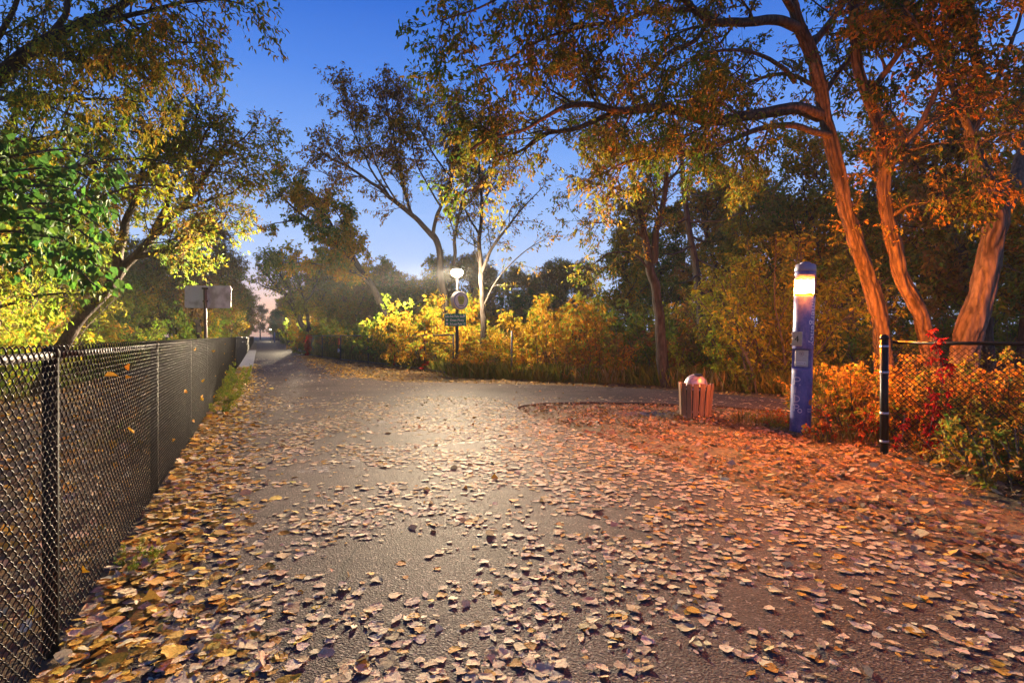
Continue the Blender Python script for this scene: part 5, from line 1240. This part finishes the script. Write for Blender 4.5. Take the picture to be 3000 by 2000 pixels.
# leaves caught in the long fence
T = Plant(90)
n = 26; s_ = T.g.random(n)**1.5*26+0.3; c = np.array([tr(a, 0.01, 0.1+1.25*b**0.7) for a, b in zip(s_, T.g.random(n))])
for q_ in range(n):
    T2 = Plant(900+q_); T2.add_leaves(c[q_:q_+1]*0, nrm(T2.g.normal(size=(1, 3))*np.array((1, 1, .7))), np.array([0.075]), [(1, (0.42, 0.22, 0.03)), (1, (0.4, 0.27, 0.14))], 0.75, True, nb=np.array((.9, .42, 0)))
    o = link('caught_leaf', T2.meshes((0, 0, 0), M_BARK, M_LITTER, crown='caught_leaf')[1]); o.location = c[q_]
    tag(o, 'dead yellow leaf caught in the mesh of the long fence', 'leaf', 'leaves caught in the long fence')

# --- grasses along the edges
def grass(name, label, pts, h, pal, blades, seed):
    T = Plant(seed); g = T.g; m = len(pts)*blades; c = np.repeat(np.array(pts), blades, 0) + g.normal(size=(m, 3))*np.array((.12, .12, 0)); c[:, 2] = -0.05
    ax = nrm(np.stack([g.normal(size=m)*0.28, g.normal(size=m)*0.28, np.ones(m)], 1)); T.add_leaves(c, ax, h*(0.35+0.8*g.random(m)), pal, 0.016, True, 0.9, 0.1, nb=np.array((0.2, -0.6, 0.0)))
    o = link(name, T.meshes((0, 0, 0), M_BARK, M_GRASS, crown=name)[1]); tag(o, label, 'grass', None, 'stuff')
edge = np.array([(-2.0, 20.6), (-1, 20.4), (0.5, 19.6), (2.5, 18.7), (4.4, 17.6), (6, 16.2), (7.4, 14.8), (9, 13.0)])
pts = []
for k in range(900):
    t = rng.random()*(len(edge)-1); i_ = int(t); p = edge[i_]*(1-(t-i_))+edge[i_+1]*(t-i_); pts.append((p[0]+rng.normal()*.25, p[1]+rng.random()**1.3*1.8, 0))
grass('tall_grass', 'tall weedy grass in front of the shrubs along the far edge of the side path', pts, 0.62, [(3, (0.16, 0.15, 0.03)), (3, (0.10, 0.13, 0.025)), (2, (0.26, 0.18, 0.06)), (1, (0.3, 0.26, 0.16))], 20, 91)
pts = [np.array((*fencepoint(rng.random()*5.99, 0.12+rng.random()*1.0), 0)) for k in range(420)]
grass('tall_grass', 'weedy grass behind the rusty fence', pts, 0.6, [(3, (0.14, 0.14, 0.03)), (2, (0.09, 0.12, 0.025)), (2, (0.26, 0.2, 0.07))], 10, 92)
pts = [np.array(tr(rng.random()*30+4, -0.25-rng.random()*1.1)) for k in range(160)] + [np.array(tr(rng.random()*38-2, -4.2-rng.random()*1.2)) for k in range(600)]
grass('grass', 'short grass along both sides of the second path', pts, 0.22, [(3, (0.07, 0.11, 0.02)), (2, (0.14, 0.12, 0.03))], 12, 93)
pts = [gnd(2160+rng.random()*150, 9.6+rng.random()*0.9) for k in range(30)] + [gnd(2400+rng.random()*200, 8.0+rng.random()*1.2) for k in range(60)]
grass('tall_grass', 'dry grass between the litter bin and the end post of the right fence', pts, 0.22, [(3, (0.16, 0.12, 0.03)), (2, (0.26, 0.16, 0.05))], 8, 94)

# ------------------------------------------------------------------ fallen leaves
def litter_leaf(g, col, kind, detail=True):
    """a dry cottonwood leaf, curled, about 1 unit long: a small grid blade with a stalk"""
    prof = [(0.0, 0.10), (0.07, 0.34), (0.2, 0.46), (0.38, 0.44), (0.58, 0.34), (0.78, 0.19), (0.93, 0.06), (1.0, 0.0)] if kind != 'narrow' else [(0, .04), (.1, .14), (.25, .2), (.45, .21), (.65, .17), (.85, .09), (1, 0), (1, 0)]
    if not detail: prof = [prof[0], prof[2], prof[4], prof[7]]
    c1, c2, tw = g.normal(-.12, .26), g.normal(-.06, .26), g.normal(0, .22); V = []; Fc = []; w8 = (-1, -.5, 0, .5, 1) if detail else (-1, 0, 1); nw = len(w8)
    for (t, w) in prof:
        for u in w8:
            x = u*w*(1+0.1*g.normal()*(abs(u) == 1)); y = t - 0.45 + 0.03*g.normal()
            z = c1*0.5*(x*x) + c2*0.22*(t-.5)**2*2 + tw*x*(t-.5)*0.5 + (0.03*g.normal() if detail else 0.02*g.normal()) + abs(u)*0.05
            V.append((x, y, z))
    for k in range(len(prof)-1):
        for j in range(nw-1): Fc.append((k*nw+j, k*nw+j+1, (k+1)*nw+j+1, (k+1)*nw+j))
    if detail:
        b = len(V); sx_ = g.normal()*.2
        V += [(-.012, -.45, .02), (.012, -.45, .02), (sx_*.4+.012, -.7, .03), (sx_*.4-.012, -.7, .03), (sx_+.01, -.98, .05), (sx_-.01, -.98, .05)]
        Fc += [(b, b+1, b+2, b+3), (b+3, b+2, b+4, b+5)]
    V = np.array(V); V[:, 2] = (V[:, 2]-np.percentile(V[:, 2], 25))*0.5
    return V, np.array(Fc)
TAN = [(0.62, 0.51, 0.34), (0.56, 0.45, 0.30), (0.50, 0.39, 0.25), (0.42, 0.31, 0.17)]; YEB = [(0.55, 0.32, 0.04), (0.48, 0.24, 0.03), (0.44, 0.24, 0.05)]
lib_hi = [litter_leaf(np.random.default_rng(300+k), None, 'wide' if k < 12 else 'narrow') for k in range(15)]
lib_lo = [litter_leaf(np.random.default_rng(400+k), None, 'wide' if k < 12 else 'narrow', False) for k in range(15)]
def rot_mats(yaw, tx, ty):
    cy_, sy_ = np.cos(yaw), np.sin(yaw); z = np.zeros_like(yaw); o = np.ones_like(yaw)
    Rz = np.stack([np.stack([cy_, -sy_, z], -1), np.stack([sy_, cy_, z], -1), np.stack([z, z, o], -1)], 1)
    cx_, sx_ = np.cos(tx), np.sin(tx); Rx = np.stack([np.stack([o, z, z], -1), np.stack([z, cx_, -sx_], -1), np.stack([z, sx_, cx_], -1)], 1)
    c2, s2 = np.cos(ty), np.sin(ty); Ry = np.stack([np.stack([c2, z, s2], -1), np.stack([z, o, z], -1), np.stack([-s2, z, c2], -1)], 1)
    return Rz @ Rx @ Ry
def scatter(name, label, P, size, colf, lib, seed, tilt=0.16, stand=0.05):
    g = np.random.default_rng(seed); n = len(P)
    if n == 0: return
    kind = g.integers(0, len(lib), n); yaw = g.random(n)*6.283; tx, ty = g.normal(0, tilt, n), g.normal(0, tilt, n); up = g.random(n) < stand; tx[up] += g.normal(0, .7, up.sum())
    Rm = rot_mats(yaw, tx, ty); sz = size*np.clip(np.exp(g.normal(-.05, .33, n)), .35, 1.9); cols = colf(P, g); vs, fs, cs, o = [], [], [], 0
    for k, (V, Fc) in enumerate(lib):
        q_ = np.where(kind == k)[0]
        if not len(q_): continue
        vv_ = np.einsum('nij,vj->nvi', Rm[q_], V)*sz[q_, None, None] + P[q_, None, :]
        fs.append((Fc[None]+(np.arange(len(q_))*len(V))[:, None, None]+o).reshape(-1, 4)); vs.append(vv_.reshape(-1, 3)); cs.append(np.repeat(cols[q_], len(V), 0)); o += len(q_)*len(V)
    ob = link(name, mesh_np(name, np.concatenate(vs), [np.concatenate(fs)], M_LITTER, np.concatenate(cs)))
    tag(ob, label, 'leaves', None, 'stuff'); return ob
def colors(pal):
    pal = np.array(pal)
    def f(P, g): return np.clip(pal[g.integers(0, len(pal), len(P))]*(0.75+0.45*g.random((len(P), 1)))*(1+0.06*g.normal(size=(len(P), 3))), .01, .7)
    return f
def inside(P, poly):
    x, y = P[:, 0], P[:, 1]; r = np.zeros(len(P), bool); pts_ = np.array([p[:2] for p in poly]); j = len(pts_)-1
    for i in range(len(pts_)):
        xi, yi = pts_[i]; xj, yj = pts_[j]
        c_ = ((yi > y) != (yj > y)) & (x < (xj-xi)*(y-yi)/(yj-yi+1e-12)+xi); r ^= c_; j = i
    return r
def latlong(P):
    d = P[:, :2]-np.array((TA.x, TA.y)); return d @ np.array((TD.x, TD.y)), d @ np.array((TN.x, TN.y))
def candidates(n, x0, x1, y0, y1, g):
    return np.stack([x0+(x1-x0)*g.random(n), y0+(y1-y0)*g.random(n), np.zeros(n)], 1)
g = np.random.default_rng(5)
def in_view(P, m=1.12): return (P[:, 1] > 2.0) & (np.abs(P[:, 0]) < 0.9375*P[:, 1]*m + 0.4)
# on the asphalt
C_ = np.concatenate([candidates(44000, -6.5, 7, 2.0, 14, g), candidates(14000, -22, 11, 14, 40, g)]); C_ = C_[in_view(C_) & inside(C_, PATH)]
s_, l_ = latlong(C_); Yc = C_[:, 1]
dn = np.interp(Yc, [2, 4, 7, 10, 13, 17, 24, 40], [1, 1, .95, .72, .40, .9, .7, .4])
cl_ = vnoise(C_[:, 0]*1.3+5, C_[:, 1]*1.3) * .6 + vnoise(C_[:, 0]*3.3, C_[:, 1]*3.3+8)*.4
dn = dn*np.maximum(np.clip((cl_-0.33)*4.0, 0.06, 1.0), np.clip((l_-3.6)*.55, 0, .75))*np.where(l_ > 3.2, 1.5, 1)*np.where(l_ < 1.5, 1.4, 1)
side_p = (C_[:, 1] > 11.5) & (l_ > 6.2); dn = np.where(side_p, dn*.16, dn)
C_ = C_[g.random(len(C_)) < dn]; C_ = C_[np.argsort(np.hypot(C_[:, 0], C_[:, 1]))]
C_[:, 2] = 0.003 + 0.006*g.random(len(C_))
near, rest = C_[:300], C_[300:]
meshes = {}
lab = {'pale': 'pale tan dry leaf lying on the near asphalt', 'dull': 'dull brownish grey dry leaf lying on the near asphalt', 'yellow': 'orange yellow curled leaf lying on the near asphalt'}
pal = {'pale': TAN[:2], 'dull': TAN[2:], 'yellow': YEB}
for kd in lab:
    meshes[kd] = []
    for k in range(10):
        V, Fc = lib_hi[k]; cc = np.array(pal[kd][k % len(pal[kd])])*random.uniform(.85, 1.15); meshes[kd].append(mesh_np('fallen_leaf', V, [Fc], M_LITTER, np.repeat(cc[None], len(V), 0)))
for p in near:
    kd = random.choices(['pale', 'dull', 'yellow'], [6, 3, 0.8])[0]
    o = link('fallen_leaf', random.choice(meshes[kd])); o.location = p; sc = 0.062*min(1.9, max(.4, math.exp(random.gauss(0, .33)))); o.scale = (sc, sc, sc)
    o.rotation_euler = (random.gauss(0, .1), random.gauss(0, .1), random.uniform(0, 6.28)); tag(o, lab[kd], 'leaf', kd + ' fallen leaves on the near asphalt')
PT = TAN*5 + YEB
hi = rest[rest[:, 1] < 5.5]; lo2 = rest[rest[:, 1] >= 5.5]
scatter('fallen_leaves', 'dry leaves scattered over the asphalt trail', hi, 0.056, colors(PT), lib_hi, 1, .06)
scatter('fallen_leaves', 'small distant dry leaves on the asphalt around the junction', lo2, 0.062, colors(PT), lib_lo, 2, .06)
# the strip along the long fence
n = 9500; ss = -3.2 + 34*g.random(n)**1.35; ll = 0.02 + np.abs(g.normal(0, .42, n)); ll = np.where(ll > 1.5, g.random(n)*.8, ll)
P = np.array([tr(a, b, 0) for a, b in zip(ss, ll)]); P[:, 2] = 0.0 + 0.05*g.random(n)*np.exp(-ll*2)
P = P[in_view(P, 1.2)]
mixl = TAN + YEB*2 + [(0.58, 0.40, 0.08)]*3
scatter('fallen_leaves', 'deep drift of yellow and tan leaves along the foot of the long fence', P[P[:, 1] < 6.5], 0.07, colors(mixl), lib_hi, 3, 0.13, .06)
scatter('fallen_leaves', 'farther drift of yellow leaves along the foot of the long fence', P[P[:, 1] >= 6.5], 0.075, colors(mixl), lib_lo, 4, 0.16, .08)
# right verge and the island round the litter bin
C2 = candidates(60000, -0.5, 12, 2.0, 14, g); C2 = C2[in_view(C2, 1.1) & ~inside(C2, PATH)]; s_, l_ = latlong(C2); C2 = C2[(l_ > 4)]
C2 = C2[g.random(len(C2)) < 0.85*np.clip((vnoise(C2[:, 0]*1.7, C2[:, 1]*1.7)-.12)*2.2, .25, 1)]
C2[:, 2] = ground_z(C2[:, 0], C2[:, 1]) + 0.008 + .03*g.random(len(C2))
VP = [(0.46, 0.33, 0.20), (0.42, 0.28, 0.16), (0.36, 0.2, 0.09), (0.48, 0.27, 0.06), (0.36, 0.26, 0.18), (0.24, 0.13, 0.07)]
scatter('fallen_leaves', 'thick carpet of orange brown leaves on the right verge round the blue post', C2, 0.06, colors(VP), lib_lo, 5, 0.28, .1)
# far verge below the rusty fence
C3 = candidates(30000, -20, 9, 12, 46, g); C3 = C3[~inside(C3, PATH)]; s_, l_ = latlong(C3)
C3 = C3[(l_ > 4.4) & (C3[:, 1] > 13 + 0*C3[:, 0])]; fx = np.interp(C3[:, 0], [p[0] for p in verge_pts], [p[1] for p in verge_pts]); C3 = C3[C3[:, 1] < np.where(C3[:, 0] < -2.3, fx+.3, 21.5-0.45*(C3[:, 0]+2.3))]
C3[:, 2] = ground_z(C3[:, 0], C3[:, 1]) + 0.01 + .03*g.random(len(C3))
scatter('fallen_leaves', 'golden brown leaves covering the verge below the rusty fence', C3, 0.09, colors([(0.42, 0.26, 0.07), (0.36, 0.2, 0.06), (0.28, 0.16, 0.06), (0.46, 0.3, 0.1)]), lib_lo, 6, 0.25, .1)
# spill of gold leaves from that verge onto the trail, and leaves on the second path
n = 2600; ss = 17 + 26*g.random(n); ll = 4.9 - np.abs(g.normal(0, .75, n)); P = np.array([tr(a, b, .01) for a, b in zip(ss, ll)])
scatter('fallen_leaves', 'golden leaves spilling from the verge onto the far trail', P, 0.085, colors(YEB + [(0.46, 0.32, 0.1)]), lib_lo, 7)
n = 6500; ss = -4 + 26*g.random(n); ll = -0.15 - 5.0*g.random(n); P = np.array([tr(a, b, .012) for a, b in zip(ss, ll)])
scatter('fallen_leaves', 'tan and yellow leaves on the second path behind the long fence', P, 0.085, colors(TAN[1:]*2 + YEB*2), lib_lo, 8, .25, .1)
# heap of leaves and gravel at the bin
n = 500; aa = g.random(n)*6.283; rr_ = .26 + np.abs(g.normal(0, .16, n)); P = np.stack([BIN[0]+rr_*np.cos(aa), BIN[1]+rr_*np.sin(aa)*1.0, -0.03 + .1*np.exp(-(rr_-.26)*6)*g.random(n)], 1)
scatter('fallen_leaves', 'small heap of orange leaves round the foot of the litter bin', P, 0.07, colors(VP), lib_lo, 9, .45, .2)
b = MB(); g2 = np.random.default_rng(3)
for k in range(420):
    x, y = g2.normal(2.75, .33), g2.normal(11.3, .16); r = .012+.014*g2.random(); z = float(ground_z(x, y))
    b.add([(x+r, y, z), (x, y+r, z), (x-r, y, z), (x, y-r, z), (x+r*.2, y, z+r)], [(0, 1, 4), (1, 2, 4), (2, 3, 4), (3, 0, 4)])
tag(b.build('gravel', M_CONC), 'patch of grey gravel left of the litter bin', 'gravel', None, 'stuff')

# ------------------------------------------------------------------ haze volume added for glow round the lamps and lifted darks
hz = MB().box((0, 590, 11.45), (1900, 1960, 25.1)); M_HAZE = bpy.data.materials.new('haze'); M_HAZE.use_nodes = True
t_ = M_HAZE.node_tree; t_.nodes.remove(t_.nodes['Principled BSDF']); pv = t_.nodes.new('ShaderNodeVolumePrincipled')
pv.inputs['Color'].default_value = (0.9, 0.92, 0.95, 1); pv.inputs['Density'].default_value = 0.00045
t_.links.new(pv.outputs[0], t_.nodes['Material Output'].inputs['Volume'])
tag(hz.build('haze', M_HAZE), 'thin added haze that makes the lamp glow and lifts the dark woods', 'haze', None, 'stuff')
